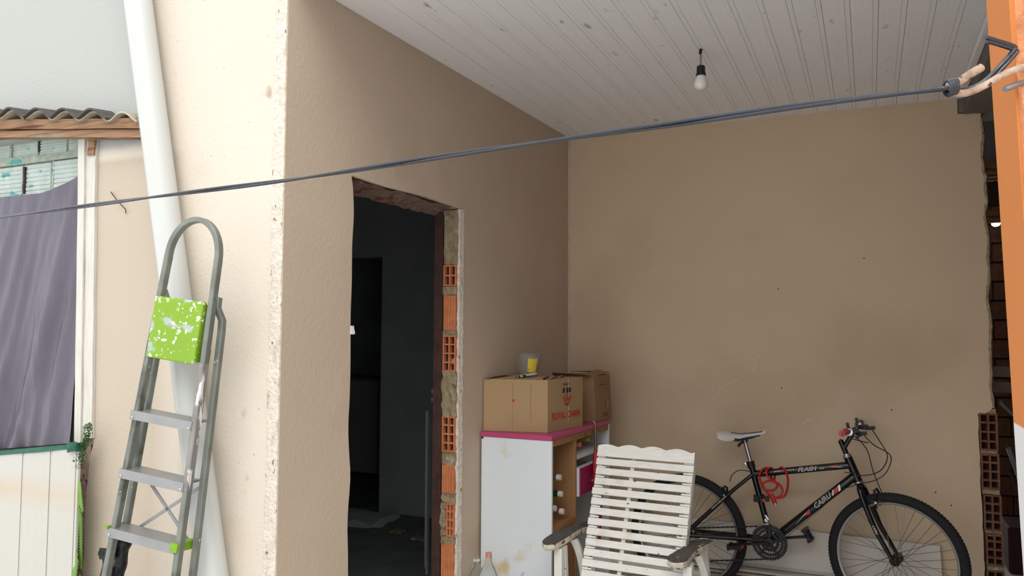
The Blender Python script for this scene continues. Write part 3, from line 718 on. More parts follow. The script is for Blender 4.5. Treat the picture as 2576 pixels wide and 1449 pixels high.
# black bag plastic knotted around the left legs
def rag(c, r, L, seed, name, lab):
    b = MB(); n = 18; vs = []; fs = []; m = 16
    for i in range(m+1):
        t = i/m
        for k in range(n):
            a = 2*pi*k/n; rr_ = r*(1+.35*noise.noise(Vector((cos(a)*2, sin(a)*2, t*6+seed)))+.5*math.exp(-((t-.92)/.08)**2)+.2*math.exp(-((t-.6)/.1)**2))*(1 if i < m else .75)
            vs.append(ML @ Vector((c[0]+cos(a)*rr_, c[1]+sin(a)*rr_, c[2]+L*(t-1)))+BL)
    for i in range(m):
        for k in range(n): fs.append((i*n+k, i*n+(k+1) % n, (i+1)*n+(k+1) % n, (i+1)*n+k))
    fs += [tuple(range(n-1, -1, -1)), tuple(m*n+k for k in range(n))]
    return b.add(vs, fs)
vr = LH-.43
pr = Vector((-(lw(vr)/2+.010)+.018, .062+.028*(1-vr/LH), vr))
b = rag(pr, .020, .24, 3, 'rag', ''); tag(link('bag_wrapping', b.mesh('bag_wrapping', 60), M_rag), 'black plastic bag knotted around the rear left leg of the step ladder', 'plastic bag')
b = rag(Vector((pr.x-.022, .035, vr-.055)), .010, .16, 8, 'rag', '')
bb = MB(); bb.rough(pr.x-.042, pr.x-.008, .020, .05, vr-.075, vr-.040, .012, .012, 5); b.add([ML @ Vector(v)+BL for v in bb.v], bb.f)
tag(link('bag_strip', b.mesh('bag_strip', 60), M_rag), 'smaller twisted black bag strip left of the ladder wrapping', 'plastic bag')

# ================================================================== overhead cable and its anchor
KN = Vector((.101, 1.178, 1.776))
def catm(pts, n=10):
    pts = [Vector(p) for p in pts]; out = []
    for i in range(len(pts)-1):
        p0 = pts[max(i-1, 0)]; p1 = pts[i]; p2 = pts[i+1]; p3 = pts[min(i+2, len(pts)-1)]
        for k in range(n):
            t = k/n; out.append(.5*((2*p1)+(p2-p0)*t+(2*p0-5*p1+4*p2-p3)*t*t+(3*p1-p0-3*p2+p3)*t**3))
    out.append(pts[-1]); return out
EYEV = Vector((0, 0, EYE))
def at(px, py, F): return EYEV+(Fv+R2*((px-W/2)/FP)+U2*((H/2-py)/FP))*F
# cable runs from the knot back to the lean-to post line
cable_pts = [KN, Vector((-.093, 1.211, 1.782)), Vector((-.489, 1.334, 1.800)), Vector((-.845, 1.325, 1.797)), Vector((-1.182, 1.384, 1.782)), Vector((-1.425, 1.318, 1.761)), Vector((-2.19, 1.412, 1.763)), Vector((-3.4, 1.44, 1.80))]
A0, A1 = Vector((.101, 1.178, 1.776)), Vector((-2.39, 1.541, 1.79))
def on_line(px, py):   # point of the vertical plane through the two anchors
    n_ = (A1-A0).cross(Vector((0,0,1))); d = Fv+R2*((px-W/2)/FP)+U2*((H/2-py)/FP); t = (A0-EYEV).dot(n_)/d.dot(n_); return EYEV+d*t
cable_pts = [on_line(*p) for p in ((2385,222),(2200,243),(2000,268),(1700,311),(1430,348),(1150,388),(900,427),(710,455),(445,488),(200,520),(0,545),(-300,575))]
cp = catm(cable_pts, 8)
hc = thing('overhead_cable', 'twisted black cable stretched across the yard in front of the peach walls', 'cable', KN)
for ph in (0, pi):
    P = []
    L_ = 0
    for i, p in enumerate(cp):
        t = (cp[min(i+1, len(cp)-1)]-cp[max(i-1, 0)]).normalized(); u = t.cross(Vector((0,0,1))).normalized(); v = u.cross(t)
        if i: L_ += (cp[i]-cp[i-1]).length
        a = ph+L_*5.5; P.append(p+(u*cos(a)+v*sin(a))*.0026)
    b = MB(); b.tube(P, .0030, 8); part('strand', b, M_cable, hc, smooth=True, world=True)
F_ = 1.06
b = MB()
kd = Vector((1, .25, 0)).normalized()
for i in range(3): b.torus(KN+kd*(.004*i)+Vector((0,0,.001*i)), kd+Vector((.2*i-.2, .1, .1)), .0085, .0032, 20, 7)
part('knot', b, M_cable, hc, smooth=True, world=True)
for off in (Vector((0,0,0)), Vector((.002,.003,-.0045))):
    b = MB(); b.tube(catm([KN+off, at(2430,226,1.065)+off, at(2475,205,1.068)+off, at(2515,165,1.075)+off, at(2547,130,1.075)+off, at(2552,118,1.075)+off, at(2520,106,1.07)+off, at(2480,94,1.065)+off], 6), .0031, 8); part('tail', b, M_cable, hc, smooth=True, world=True)
ta = thing('tan_cord', 'stiff weathered tan cord anchoring the black cable to the orange wall', 'cord', at(2560,176,1.22))
b = MB(); b.tube(catm([at(2468,170,1.06), at(2440,187,1.055), at(2410,206,1.05), at(2385,218,1.048)], 6), [.0056]*19, 10); part('cord_end', b, M_tan, ta, smooth=True, world=True)
b = MB(); b.tube(catm([at(2392,232,1.055), at(2430,234,1.06), at(2475,216,1.065), at(2520,190,1.07), at(2565,172,1.075), at(2610,165,1.13)], 6), .0050, 10); part('cord_body', b, M_tan, ta, smooth=True, world=True)
b = MB(); b.tube([at(2527,224,1.075), at(2566,210,1.08), at(2610,200,1.15)], .0042, 12); o = link('steel_pin', b.mesh('steel_pin', True), M_alu); tag(o, 'short grey metal pin stub sticking out of the orange wall under the cord', 'pin')

# ================================================================== bulbs
def bulb(loc, name, lab, glass, L=.075, wires=True, top=None):
    x, y, z = loc
    t = thing(name, lab, 'light bulb', (x, y, top))
    zb = z
    b = MB(); b.lathe([(0,-.060),(.012,-.0585),(.022,-.054),(.029,-.044),(.0305,-.032),(.028,-.020),(.022,-.006),(.0175,.006),(.016,.016)], 24, Matrix.Translation((x, y, zb))); part('bulb_glass', b, glass, t, smooth=True, world=True)
    b = MB(); b.lathe([(.0215,.004),(.0215,.014),(.019,.016),(.018,.045),(.013,.050),(.0,.050)], 16, Matrix.Translation((x, y, zb))); part('socket', b, M_black, t, smooth=30, world=True)
    for k in (-1, 1):
        b = MB(); P = [Vector((x+.004*k*cos(i*1.4), y+.004*k*sin(i*1.4), zb+.048+(top-zb-.048)*i/12)) for i in range(13)]; b.tube(P, .0012, 5); part('wire', b, M_doorfr, t, world=True)
    b = MB(); b.tube([(x-.003, y, top-.022), (x+.001, y, top-.001)], .0065, 8); part('wire_tape', b, M_black, t, world=True)
    return t
bulb((-.656, 3.476, 2.580), 'light_bulb', 'unlit white bulb in black socket hanging from the white ceiling', M_bulb, top=CZ)
bulb((.884, 6.93, 2.332), 'light_bulb', 'lit bulb hanging in the dark gap past the back wall', M_bulbon, top=2.62)
b = MB(); b.bar((.5, 6.93, 2.66), (3.05, 6.93, 2.66), .06, .08); tag(link('rafter', b.mesh('rafter'), M_wood), 'dark rafter above the lit bulb in the gap', 'rafter')

# ------------------------------------------------------------------ lettering helper (built-in font)
def letters(s, size, M, name, mt, parent, ext=.0004, shear=0, bold=0, world=False, align='CENTER'):
    cu = bpy.data.curves.new(name, 'FONT'); cu.body = s; cu.size = size; cu.extrude = ext; cu.shear = shear; cu.offset = bold
    cu.align_x = align; cu.align_y = 'CENTER'; cu.resolution_u = 2
    to = bpy.data.objects.new('t', cu); COL.objects.link(to); bpy.context.view_layer.update()
    me = bpy.data.meshes.new_from_object(to.evaluated_get(bpy.context.evaluated_depsgraph_get())); bpy.data.objects.remove(to)
    me.transform(M); me.name = name; me.materials.clear()
    return link(name, me, mt, parent, world)
def basis(o, ax, ay, az=None):
    ax, ay = Vector(ax).normalized(), Vector(ay).normalized(); az = ax.cross(ay)
    return Matrix(((ax.x, ay.x, az.x, o[0]), (ax.y, ay.y, az.y, o[1]), (ax.z, ay.z, az.z, o[2]), (0,0,0,1)))

# ================================================================== cabinet
RC = Matrix(((E_.x, -NN.x, 0), (E_.y, -NN.y, 0), (0, 0, 1)))
cab = thing('cabinet', 'white cabinet with magenta top and open bottle shelves against the peach wall', 'cabinet', (-1.389, 3.561, 0), RC)
b = MB(); b.box(0, .845, 0, .385, .938, .960); bevel(part('top', b, M_pink, cab, label='magenta laminate top'), .002)
b = MB(); b.box(.006, .022, .002, .372, 0, .937); bevel(part('side_panel', b, M_lam, cab, label='white stained side panel'), .001)
b = MB(); b.box(.010, .026, .372, .384, 0, .925); part('back_strip', b, M_lam, cab)
b = MB(); b.box(.820, .836, .002, .372, 0, .937); part('side_panel', b, M_lam, cab)
b = MB(); b.box(.024, .818, .356, .370, .02, .936); part('back_panel', b, M_mdf, cab)
b = MB(); b.box(.024, .818, .004, .020, .906, .937); part('rail', b, M_mdf, cab)
b = MB(); b.box(.318, .332, .004, .355, .02, .905); part('divider', b, M_mdf, cab)
b = MB(); b.box(.024, .317, .004, .355, .499, .520); part('shelf', b, M_mdf, cab)
b = MB(); b.box(.333, .818, .006, .355, .804, .826); part('shelf', b, M_lam, cab, label='white shelf board')
b = MB(); b.box(.024, .818, .004, .355, .02, .04); part('bottom', b, M_mdf, cab)
b = MB(); b.box(.026, .316, .008, .020, .045, .497); part('door', b, M_mdf, cab)
b = MB(); b.box(.334, .817, .340, .352, .045, .80); part('inner_back', b, M_void, cab)
b = MB(); b.box(.338, .70, -.006, .02, .617, .761); b.box(.345, .36, .02, .30, .63, .74); b.box(.68, .695, .02, .30, .63, .74); b.box(.345, .695, .02, .30, .62, .63); dr = part('drawer', b, M_lam, cab, label='white drawer with magenta front')
b = MB(); b.box(.350, .692, -.010, -.006, .619, .757); part('drawer_front', b, M_mag, dr)
b = MB(); b.lathe([(.006,0),(.007,.010),(.013,.018),(.014,.026),(.010,.031),(0,.032)], 14, Matrix.Translation((.519, -.010, .671)) @ Matrix.Rotation(pi/2, 4, 'X')); part('knob', b, mat('wooden_knob', (190,150,110), .5), dr, smooth=True)
# pencilled marks on the rail
for s0, pts in ((.40, [(.40,.914),(.40,.926)]), (.45, [(.44,.911),(.452,.930),(.464,.911)]), (.56, [(.55,.912),(.575,.930)]), (.56, [(.55,.930),(.575,.912)])):
    b = MB(); b.tube([(s, .0035, z) for s, z in pts], .0014, 4); part('ink_mark', b, M_inkblk, cab)
# purple smear on the side panel
b = MB(); pts = [(.006-.0006, .150, .305), (.0054, .160, .27), (.0054, .172, .24), (.0054, .170, .20), (.0054, .160, .17)]
vs = []; fs = []
for i, p in enumerate(pts): vs += [(p[0], p[1]-.008, p[2]), (p[0], p[1]+.008, p[2])]
for i in range(4): fs.append((2*i, 2*i+1, 2*i+3, 2*i+2))
b.add(vs, fs); part('paint_smear', b, mat('lilac_smear', (190,184,204), .5), cab)
MC = wm(cab)
def bottle(name, lab, loc, axis, glass, cap, r=.043, L=.26, group=None, ring=False, capon=True, cat='bottle'):
    """loc: centre of the cap outer face; axis: unit vector from cap to base"""
    ax = Vector(axis).normalized(); M = Matrix.Translation(loc) @ ax.to_track_quat('Z', 'Y').to_matrix().to_4x4()
    base = Vector(loc)+ax*L; t = thing(name, lab, cat, base, group=group)
    prof = [(.0125,.006),(.0125,.022),(.016,.024),(.016,.027),(.0125,.029),(.016,.045),(r*.62,.075),(r*.88,.105),(r,.13),(r,.16),(r*.93,.165),(r,.172),(r,L-.05),(r*.92,L-.045),(r,L-.038),(r*.98,L-.012),(r*.8,L),(0,L-.008)]
    b = MB(); b.lathe(prof, 24, M, cap=False); part('bottle_body', b, glass, t, smooth=True, world=True)
    if capon:
        b = MB(); b.lathe([(0,0),(.0135,0),(.0148,.002),(.0148,.017),(.0152,.018),(.0152,.021),(.0128,.0215)], 20, M); part('cap', b, cap, t, smooth=30, world=True)
    if ring: 
        b = MB(); b.lathe([(.0130,.0225),(.0175,.0225),(.0175,.0265),(.0130,.0265)], 20, M); part('neck_ring', b, M_cap, t, world=True)
    return t
DIN = -NN
def cabp(s, d, z): return MC @ Vector((s, d, z))
bottle('bottle', 'topmost white-capped bottle lying in the brown cubby of the cabinet', cabp(.185, .03, .735), DIN+Vector((0,0,0)), M_pet, M_cap, group='bottles lying in the cabinet')
bottle('bottle', 'green bottle with white cap lying in the middle of the brown cubby', cabp(.205, .03, .650), DIN, M_petg, M_cap, group='bottles lying in the cabinet')
bottle('bottle', 'bottom left white-capped clear bottle in the brown cubby', cabp(.105, .022, .600), DIN+Vector((0,0,-.06)), M_pet, M_cap, group='bottles lying in the cabinet')
bottle('bottle', 'bottom right white-capped clear bottle in the brown cubby', cabp(.200, .02, .566), DIN, M_pet, M_cap, group='bottles lying in the cabinet')
bottle('bottle', 'first clear bottle on the white upper shelf, half hidden behind another cap', cabp(.376, .07, .864), DIN, M_pet, M_cap, r=.036, L=.22, group='bottles lying in the cabinet')
bottle('bottle', 'second clear bottle with pink-centred cap on the white upper shelf', cabp(.455, .03, .864), DIN, M_pet, M_capp, r=.036, L=.22, group='bottles lying in the cabinet')
bottle('bottle', 'yellow bottle lying on the white upper shelf beside the umbrella shaft', cabp(.66, .06, .866), DIN, M_yel, M_yel, r=.038, L=.22, group='bottles lying in the cabinet')
bottle('bottle', 'clear open bottle with white neck ring standing beside the peach wall', (-1.728, 3.45, .394), (0,0,-1), M_pet, M_cap, r=.048, L=.39, ring=True, capon=False, group='bottles standing before the cabinet')
bottle('bottle', 'clear bottle with pinkish cap standing against the white cabinet side', (-1.640, 3.40, .428), (0,0,-1), M_pet, M_capp, r=.048, L=.425, group='bottles standing before the cabinet')

# ------------------------------------------------------------------ boxes on the cabinet
def quadbox(name, lab, q, z0, h, m, bulge=.004, seams=True, lean=(0,0)):
    cx0 = sum(p[0] for p in q)/4; cy0 = sum(p[1] for p in q)/4
    t = thing(name, lab, 'cardboard box', (cx0, cy0, z0), group='cardboard boxes on the cabinet')
    Q = [Vector((p[0], p[1], 0)) for p in q]; faces = []
    for i in range(4):
        a, c = Q[i], Q[(i+1) % 4]; nrm = (c-a).cross(Vector((0,0,1))).normalized(); b = MB(); vs = []; fs = []; n = 8
        for u in range(n+1):
            for v in range(n+1):
                P = a.lerp(c, u/n)+Vector((0,0,z0+h*v/n))+nrm*(bulge*sin(pi*u/n)*sin(pi*v/n)+.0012*noise.noise(Vector((u, v, i*3.1))))+Vector((lean[0], lean[1], 0))*v/n
                vs.append(P)
        m0 = len(vs); vs += [p-nrm*.004 for p in vs]
        for u in range(n):
            for v in range(n): k = u*(n+1)+v; fs.append((k, k+1, k+n+2, k+n+1)); fs.append((m0+k, m0+k+n+1, m0+k+n+2, m0+k+1))
        b.add(vs, fs); faces.append(part('side', b, m, t, world=True, smooth=60))
    return t, Q, faces
q1 = [(-1.776, 3.610), (-1.456, 3.676), (-1.398, 4.030), (-1.720, 3.972)]
bx1, Q1, F1 = quadbox('cardboard_box', 'large cardboard box with red print nearest the camera on the magenta top', q1, .961, .258, M_card)
b = MB()
zt = .961+.258
def flap(pts, th=.004):
    n_ = len(pts); b_ = MB(); b_.add([Vector(p) for p in pts]+[Vector(p)+Vector((0,0,-th)) for p in pts], [tuple(range(n_)), tuple(range(2*n_-1, n_-1, -1))]+[(i, (i+1) % n_, (i+1) % n_+n_, i+n_) for i in range(n_)]); return b_
A, B_, C_, D_ = [Vector((p.x, p.y, zt)) for p in Q1]
mAD = A.lerp(D_, .5); mBC = B_.lerp(C_, .5)
part('flap', flap([A, B_, mBC+Vector((0,0,.006)), mAD+Vector((0,0,.010))]), M_card, bx1, world=True)
part('flap', flap([mAD+Vector((0,0,.004)), mBC+Vector((0,0,.002)), C_, D_]), M_card, bx1, world=True)
part('flap', flap([A+Vector((.0,.02,.004)), A.lerp(B_,.12)+Vector((0,.03,.014)), D_.lerp(C_,.2)+Vector((0,0,.03)), D_+Vector((0,0,.026))], .003), M_card2, bx1, world=True, label='dark raised end flap')
for i in range(5):
    c = B_.lerp(C_, .04+.11*i)+Vector((-.02+.01*random.random(), 0, .004))
    bb = MB(); bb.obb(c+Vector((0,0,.006)), Vector((.030, .012*random.uniform(-1,1), .012)), Vector((.004, .022, .006*random.uniform(-1,1))), Vector((-.002, 0, .003))); part('torn_strip', bb, M_card2 if i % 2 else M_gap, bx1, world=True)
bb = MB(); bb.torus(B_+Vector((-.03, .05, .004)), (.3, -1, .1), .017, .003, 14, 6, 0, pi); part('plastic_strap', bb, M_cap, bx1, world=True)
# creases and stains: seam line on the front face
fx = (Q1[1]-Q1[0]).normalized(); fn = fx.cross(Vector((0,0,1))).normalized()
for t_, zz0 in ((.46, .02), (.74, .06)):
    c = Q1[0].lerp(Q1[1], t_)+fn*.0042; bb = MB(); bb.bar(c+Vector((0,0,.961+zz0)), c+Vector((0,0,.961+.235)), .0016, .0006, up=fn); part('crease', bb, M_card2, bx1, world=True)
bb = MB(); c = Q1[0].lerp(Q1[1], .47)+fn*.005+Vector((0,0,1.115)); bb.rough(-.006,.006,-.0008,.0008,-.006,.006,.003,.01,3); M_ = basis(c, fx, fn.cross(fx)); bb.v = [tuple(M_ @ Vector((v[0], v[2], v[1]))) for v in bb.v]; part('red_spot', bb, M_inkred, bx1, world=True)
# print on the right face
gx = (Q1[2]-Q1[1]).normalized(); gn = gx.cross(Vector((0,0,1))).normalized()
def onface(t_, z): return Q1[1].lerp(Q1[2], t_)+gn*.0050+Vector((0,0,z))
letters('ROYAL CANIN', .050, basis(onface(.50, 1.035), gx, (0,0,1)) @ Matrix.Diagonal((.88, 1, 1, 1)), 'lettering', M_inkred, bx1, bold=.0006, world=True)
lg = MB()
cc = onface(.52, 1.105)
def disc(b_, c, ax, ay, ra, rb, n=12, th=.0005):
    ax, ay = Vector(ax), Vector(ay); nn_ = ax.cross(ay); vs = [c+ax*ra*cos(2*pi*k/n)+ay*rb*sin(2*pi*k/n)+nn_*th for k in range(n)]; b_.add(vs, [tuple(range(n))])
zu = Vector((0,0,1))
for i in range(5):
    a = (i-2)/2; disc(lg, cc+gx*(.034*a*1.15)+zu*(.030-.012*a*a), gx, zu, .0055, .0065)
    disc(lg, cc+gx*(.024*a*1.1)+zu*(.010-.006*a*a), gx, zu, .0048, .012)
for k in range(7): disc(lg, cc+gx*(.007*(k-3))+zu*(-.012-.002*(3-abs(k-3))+.004), gx, zu, .0050, .0042)
for k in range(6): disc(lg, cc+gx*(.007*(k-2.5))+zu*(-.020), gx, zu, .0046, .0036)
part('crown_emblem', lg, M_inkred, bx1, world=True)
pb = MB()
for (u, z, wd, ht) in ((-.028, 1.160, .020, .024), (.012, 1.160, .026, .026), (.036, 1.160, .018, .022)):
    c = onface(.5, z)+gx*u; pb.obb(c, gx*wd, zu*ht, gn*.0006)
part('print_block', pb, M_inkblk, bx1, world=True)
letters('PRODUTO', .014, basis(onface(.5, 1.190), gx, zu), 'lettering', M_inkblk, bx1, world=True)
b = MB(); c = onface(.56, 1.10); b.bar(c+Vector((0,0,-.10)), c+Vector((0,0,.115)), .003, .0006, up=gn); part('tape_line', b, M_cap, bx1, world=True)
q2 = [(-1.640, 4.252), (-1.387, 4.224), (-1.362, 4.442), (-1.615, 4.470)]
bx2, Q2, F2 = quadbox('cardboard_box', 'smaller open cardboard box behind the large one, next to the corner', q2, .961, .255, M_card2, lean=(-.012, 0))
A, B_, C_, D_ = [Vector((p.x-.012, p.y, .961+.255)) for p in Q2]
part('flap', flap([A, B_, B_+Vector((-.03,-.055,.012)), A+Vector((.01,-.05,.016))], .003), M_card2, bx2, world=True)
part('flap', flap([D_+Vector((0,0,.012)), C_+Vector((.0,0,.010)), C_+Vector((-.06,-.07,.022)), D_+Vector((.04,-.08,.016))], .003), M_card2, bx2, world=True)
part('flap', flap([B_+Vector((0,0,.002)), C_+Vector((0,0,.012)), C_.lerp(B_, .1)+Vector((-.07,0,.028)), B_+Vector((-.06,.02,.008))], .003), M_card2, bx2, world=True)
hx = (Q2[2]-Q2[1]).normalized(); hn = hx.cross(zu).normalized()
pb = MB(); c = Q2[1].lerp(Q2[2], .68)+hn*.0052+zu*1.05; pb.obb(c, hx*.022, zu*.040, hn*.0008); part('paper_label', pb, M_card, bx2, world=True)
letters('T xxT', .030, basis(Q2[1].lerp(Q2[2], .55)+hn*.0052+zu*.995, hx, zu), 'lettering', M_inkblk, bx2, world=True)
pb = MB(); c = Q2[1].lerp(Q2[2], .35)+hn*.0056+zu*1.165; pb.obb(c, hx*.10, zu*.003, hn*.0008); part('pen_line', pb, M_inkblk, bx2, world=True)

# tub and blister pack on the large box
tz = zt+.010
tub = thing('plastic_tub', 'clear plastic tub with a yellow label standing on the large cardboard box', 'tub', (-1.640, 3.86, tz))
Mt = Matrix.Translation((-1.640, 3.86, tz)) @ Matrix.Rotation(radians(4), 4, 'Y')
b = MB(); b.lathe([(0,0),(.048,0),(.050,.003),(.064,.108),(.068,.110),(.068,.114),(.062,.112),(.0475,.004),(0,.003)], 36, Mt, cap=False); part('tub_body', b, M_tub, tub, smooth=True, world=True)
b = MB(); vs = []; fs = []
for i in range(9):
    a = radians(-72+6.0*i)
    for zz in (.022, .092):
        r_ = .0505+(.0143*zz/.108)+.0008; vs.append(Mt @ Vector((r_*cos(a), r_*sin(a), zz)))
    if i: k = 2*(i-1); fs.append((k, k+2, k+3, k+1))
b.add(vs, fs); part('paper_label', b, M_yel, tub, world=True, label='yellow printed label')
b = MB(); Mp = Matrix.Translation((-1.610, 3.765, zt+.010)) @ Matrix.Rotation(radians(52), 4, 'Z') @ Matrix.Rotation(radians(-8), 4, 'Y')
b.box(-.055, .055, -.020, .020, .002, .012); b.v = [tuple(Mp @ Vector(v)) for v in b.v]
o = link('printed_pack', b.mesh('printed_pack'), M_pack); bevel(o, .002); tag(o, 'small black and white printed pack lying in front of the plastic tub', 'pack')
# ------------------------------------------------------------------ umbrella hung by its hook
us, ud = .522, -.028
um = thing('umbrella', 'folded crimson umbrella with bronze hook handle hanging from the cabinet top', 'umbrella', cabp(us, ud, .30))
def cw(pts): return [cabp(*p) for p in pts]
b = MB(); pts = [(us, ud, .86), (us, ud, .955)]+[(us, ud+.021-.021*cos(pi*i/12), .962+.021*sin(pi*i/12)) for i in range(13)]+[(us, ud+.042, .9625)]
b.tube(cw(pts), .0052, 10); part('handle', b, M_bronze, um, smooth=True, world=True)
b = MB(); b.tube(cw([(us, ud, .80), (us, ud, .90)]), .0065, 10); part('shaft', b, M_bronze, um, smooth=True, world=True)
vs = []; fs = []; n = 20; m = 20; b = MB()
for i in range(m+1):
    t = i/m; z_ = .835-.50*t
    r_ = (.010+.027*min(1, t*5))*(1-.55*t)
    for k in range(n):
        a = 2*pi*k/n; q_ = r_*(1+.16*sin(a*5+t*4)); vs.append(cabp(us+q_*cos(a), ud-.014*min(1, t*4)+q_*sin(a)*.8, z_))
for i in range(m):
    for k in range(n): fs.append((i*n+k, i*n+(k+1) % n, (i+1)*n+(k+1) % n, (i+1)*n+k))
f_up = [f for f in fs if f[0] < n*5]; f_lo = [f for f in fs if f[0] >= n*5]
b.add(vs, f_up+[tuple(range(n-1, -1, -1))]); part('canopy_top', b, M_umbr, um, smooth=60, world=True)
b = MB(); b.add(vs, f_lo+[tuple(m*n+k for k in range(n))]); part('canopy', b, M_umb, um, smooth=60, world=True, label='floral patterned folded cloth')

# ================================================================== slatted chair
chair = thing('garden_chair', 'white painted slatted wooden garden chair with worn dark armrests', 'chair', (-.934, 3.548, 0), -.061)
PT = .045; TILT = .398
def cb(x, v, o=0):   # v: distance down the back from the first slat, o: outward (front)
    return Vector((x, -v*sin(TILT)-o*cos(TILT), .875-v*cos(TILT)+0*o+o*(-0)-o*sin(TILT)*(-1)*-1 if 0 else .875-v*cos(TILT)+o*sin(TILT)*1))
dn = Vector((0, -sin(TILT), -cos(TILT))); out = Vector((0, -cos(TILT), sin(TILT)))
O0 = Vector((0, 0, .875))
def slat(v, hgt, wd, k=0):
    b = MB(); c = O0+dn*(v+hgt/2)+out*.006; b.obb(c+Vector((random.uniform(-.001,.001), 0, 0)), Vector((wd+random.uniform(-.002,.002), 0, random.uniform(-.002,.002))), dn*hgt, out*.012); return b
for i in range(14): bevel(part('slat', slat(i*PT+.002, PT-.0145, .452-.003*(i % 3)), M_chairw, chair), .0015)
# crest rail with scalloped top
poly = []; n = 60; wc = .452
for i in range(n+1):
    t = i/n; x = -wc/2+wc*t; hgt = .049+.0125*abs(sin(pi*(t*4.0+.15)))+.006*sin(pi*t); poly.append((x, hgt))
poly += [(wc/2, .006), (-wc/2, .006)]
Mx = Matrix(((1,0,0,0),(0,-dn.y*1,out.y,0),(0,-dn.z,out.z,.875),(0,0,0,1)))
b = MB(); b.prism(poly, .016, Mx); part('crest_rail', b, M_chairw, chair, label='scalloped top board')
# back frame rails and spacer blocks
for sg in (-1, 1):
    b = MB(); x = sg*(wc/2-.014); b.obb(O0+dn*.29-out*.018+Vector((x, 0, 0)), Vector((.024, 0, 0)), dn*.68, out*.034); part('back_frame', b, M_chairw, chair)
    for i in range(0, 13):
        bb = MB(); bb.obb(O0+dn*(i*PT-.0045)+out*.002+Vector((sg*(wc/2-.024), 0, 0)), Vector((.042, 0, 0)), dn*.007, out*.008)
        if i % 1 == 0: part('spacer', bb, M_chairw, chair)
b = MB(); b.obb(O0+dn*.30-out*.006+Vector((-.055, 0, 0)), Vector((.018, 0, 0)), dn*.62, out*.008); part('centre_batten', b, M_chairw, chair)
# seat slats (below the frame of the photograph)
for i in range(9):
    b = MB(); y = -.30-.048*i; z = .36+.006*i-.0009*i*i; b.box(-.225, .225, y-.019, y+.019, z-.006, z+.006); part('slat', b, M_chairw, chair)
for sg in (-1, 1):
    b = MB(); b.bar((sg*.215, -.18, .325), (sg*.215, -.72, .36), .024, .05); part('seat_rail', b, M_chairw, chair)
# arms
def arm(sg, x0, x1, yf, yb, zf, zb):
    """paddle arm from front (x0,yf,zf) to back (x1,yb,zb)"""
    n = 22; top = MB(); side = MB(); L_, R_ = [], []
    for i in range(n+1):
        t = i/n; c = Vector((x0+(x1-x0)*t, yf+(yb-yf)*t, zf+(zb-zf)*t+.010*sin(pi*t)-.018*t*t))
        wd = .040*(1-.42*t)+.004*sin(t*9+sg); 
        if t < .10: wd *= sqrt(max(.05, 1-((.10-t)/.10)**2))*.95+.02
        d = Vector((x1-x0, yb-yf, 0)).normalized(); s_ = Vector((d.y, -d.x, 0)); jit = noise.noise(Vector((t*9, sg, 2)))*.003
        L_.append(c-s_*(wd+jit)); R_.append(c+s_*(wd-jit))
    ring = L_+R_[::-1]; m = len(ring); th = .030
    top.add([p for p in ring]+[p-Vector((0,0,.004)) for p in ring], [tuple(range(m)), tuple(range(2*m-1, m-1, -1))]+[(i, (i+1) % m, (i+1) % m+m, i+m) for i in range(m)])
    vs = []; 
    for k, (dz, ins) in enumerate(((-.004, 0), (-.012, -.0015), (-.024, .001), (-th, .006))):
        cc_ = sum(ring, Vector())/m
        for i, p in enumerate(ring): vs.append(p+Vector((0, 0, dz+.002*noise.noise(p*40)*(k > 0)))+(cc_-p).normalized()*(ins+.002*noise.noise(p*60+Vector((k,0,0)))))
    fs = [(k*m+i, k*m+(i+1) % m, (k+1)*m+(i+1) % m, (k+1)*m+i) for k in range(3) for i in range(m)]+[tuple(3*m+i for i in range(m))]
    side.add(vs, fs)
    a = part('armrest', side, M_armside, chair, label='peeling white armrest edge'); part('arm_top', top, M_armtop, a, label='weathered dark arm top')
arm(-1, -.335, -.285, -.335, .105, .545, .575)
arm(1, .225, .270, -.330, .055, .545, .570)
def curved(pts, wd, dp, nm='leg'):
    P = catm(pts, 8); part(nm, sweep_rect(P, wd, dp, Vector((1,0,0)) if 0 else Vector((0,1,0))), M_chairw, chair)
for sg, xo in ((-1, -.300), (1, .262)):
    # front leg, double board, and curved brace boards
    b = MB(); b.bar((xo, -.265, 0), (xo+.004*sg, -.262, .516), .036, .028, up=(0,1,0)); part('leg', b, M_chairw, chair)
    b = MB(); b.bar((xo+.008, -.205, .10), (xo, -.228, .518), .030, .024, up=(0,1,0)); part('arm_support', b, M_chairw, chair)
    P = catm([Vector((xo+.012, -.135, .525)), Vector((xo+.028, -.115, .47)), Vector((xo+.038, -.09, .38)), Vector((xo+.035, -.04, .2)), Vector((xo+.02, .04, 0))], 8)
    part('leg', sweep_rect(P, .030, .026, Vector((0, 1, 0))), M_chairw, chair)
    b = MB(); b.bar((xo+.01, .06, .0), (xo+.02*(-sg), .085, .545), .034, .024, up=(0,1,0)); part('rear_post', b, M_chairw, chair)
b = MB(); b.bar((-.29, .07, .40), (.27, .07, .40), .03, .02); part('cross_bar', b, M_chairw, chair)

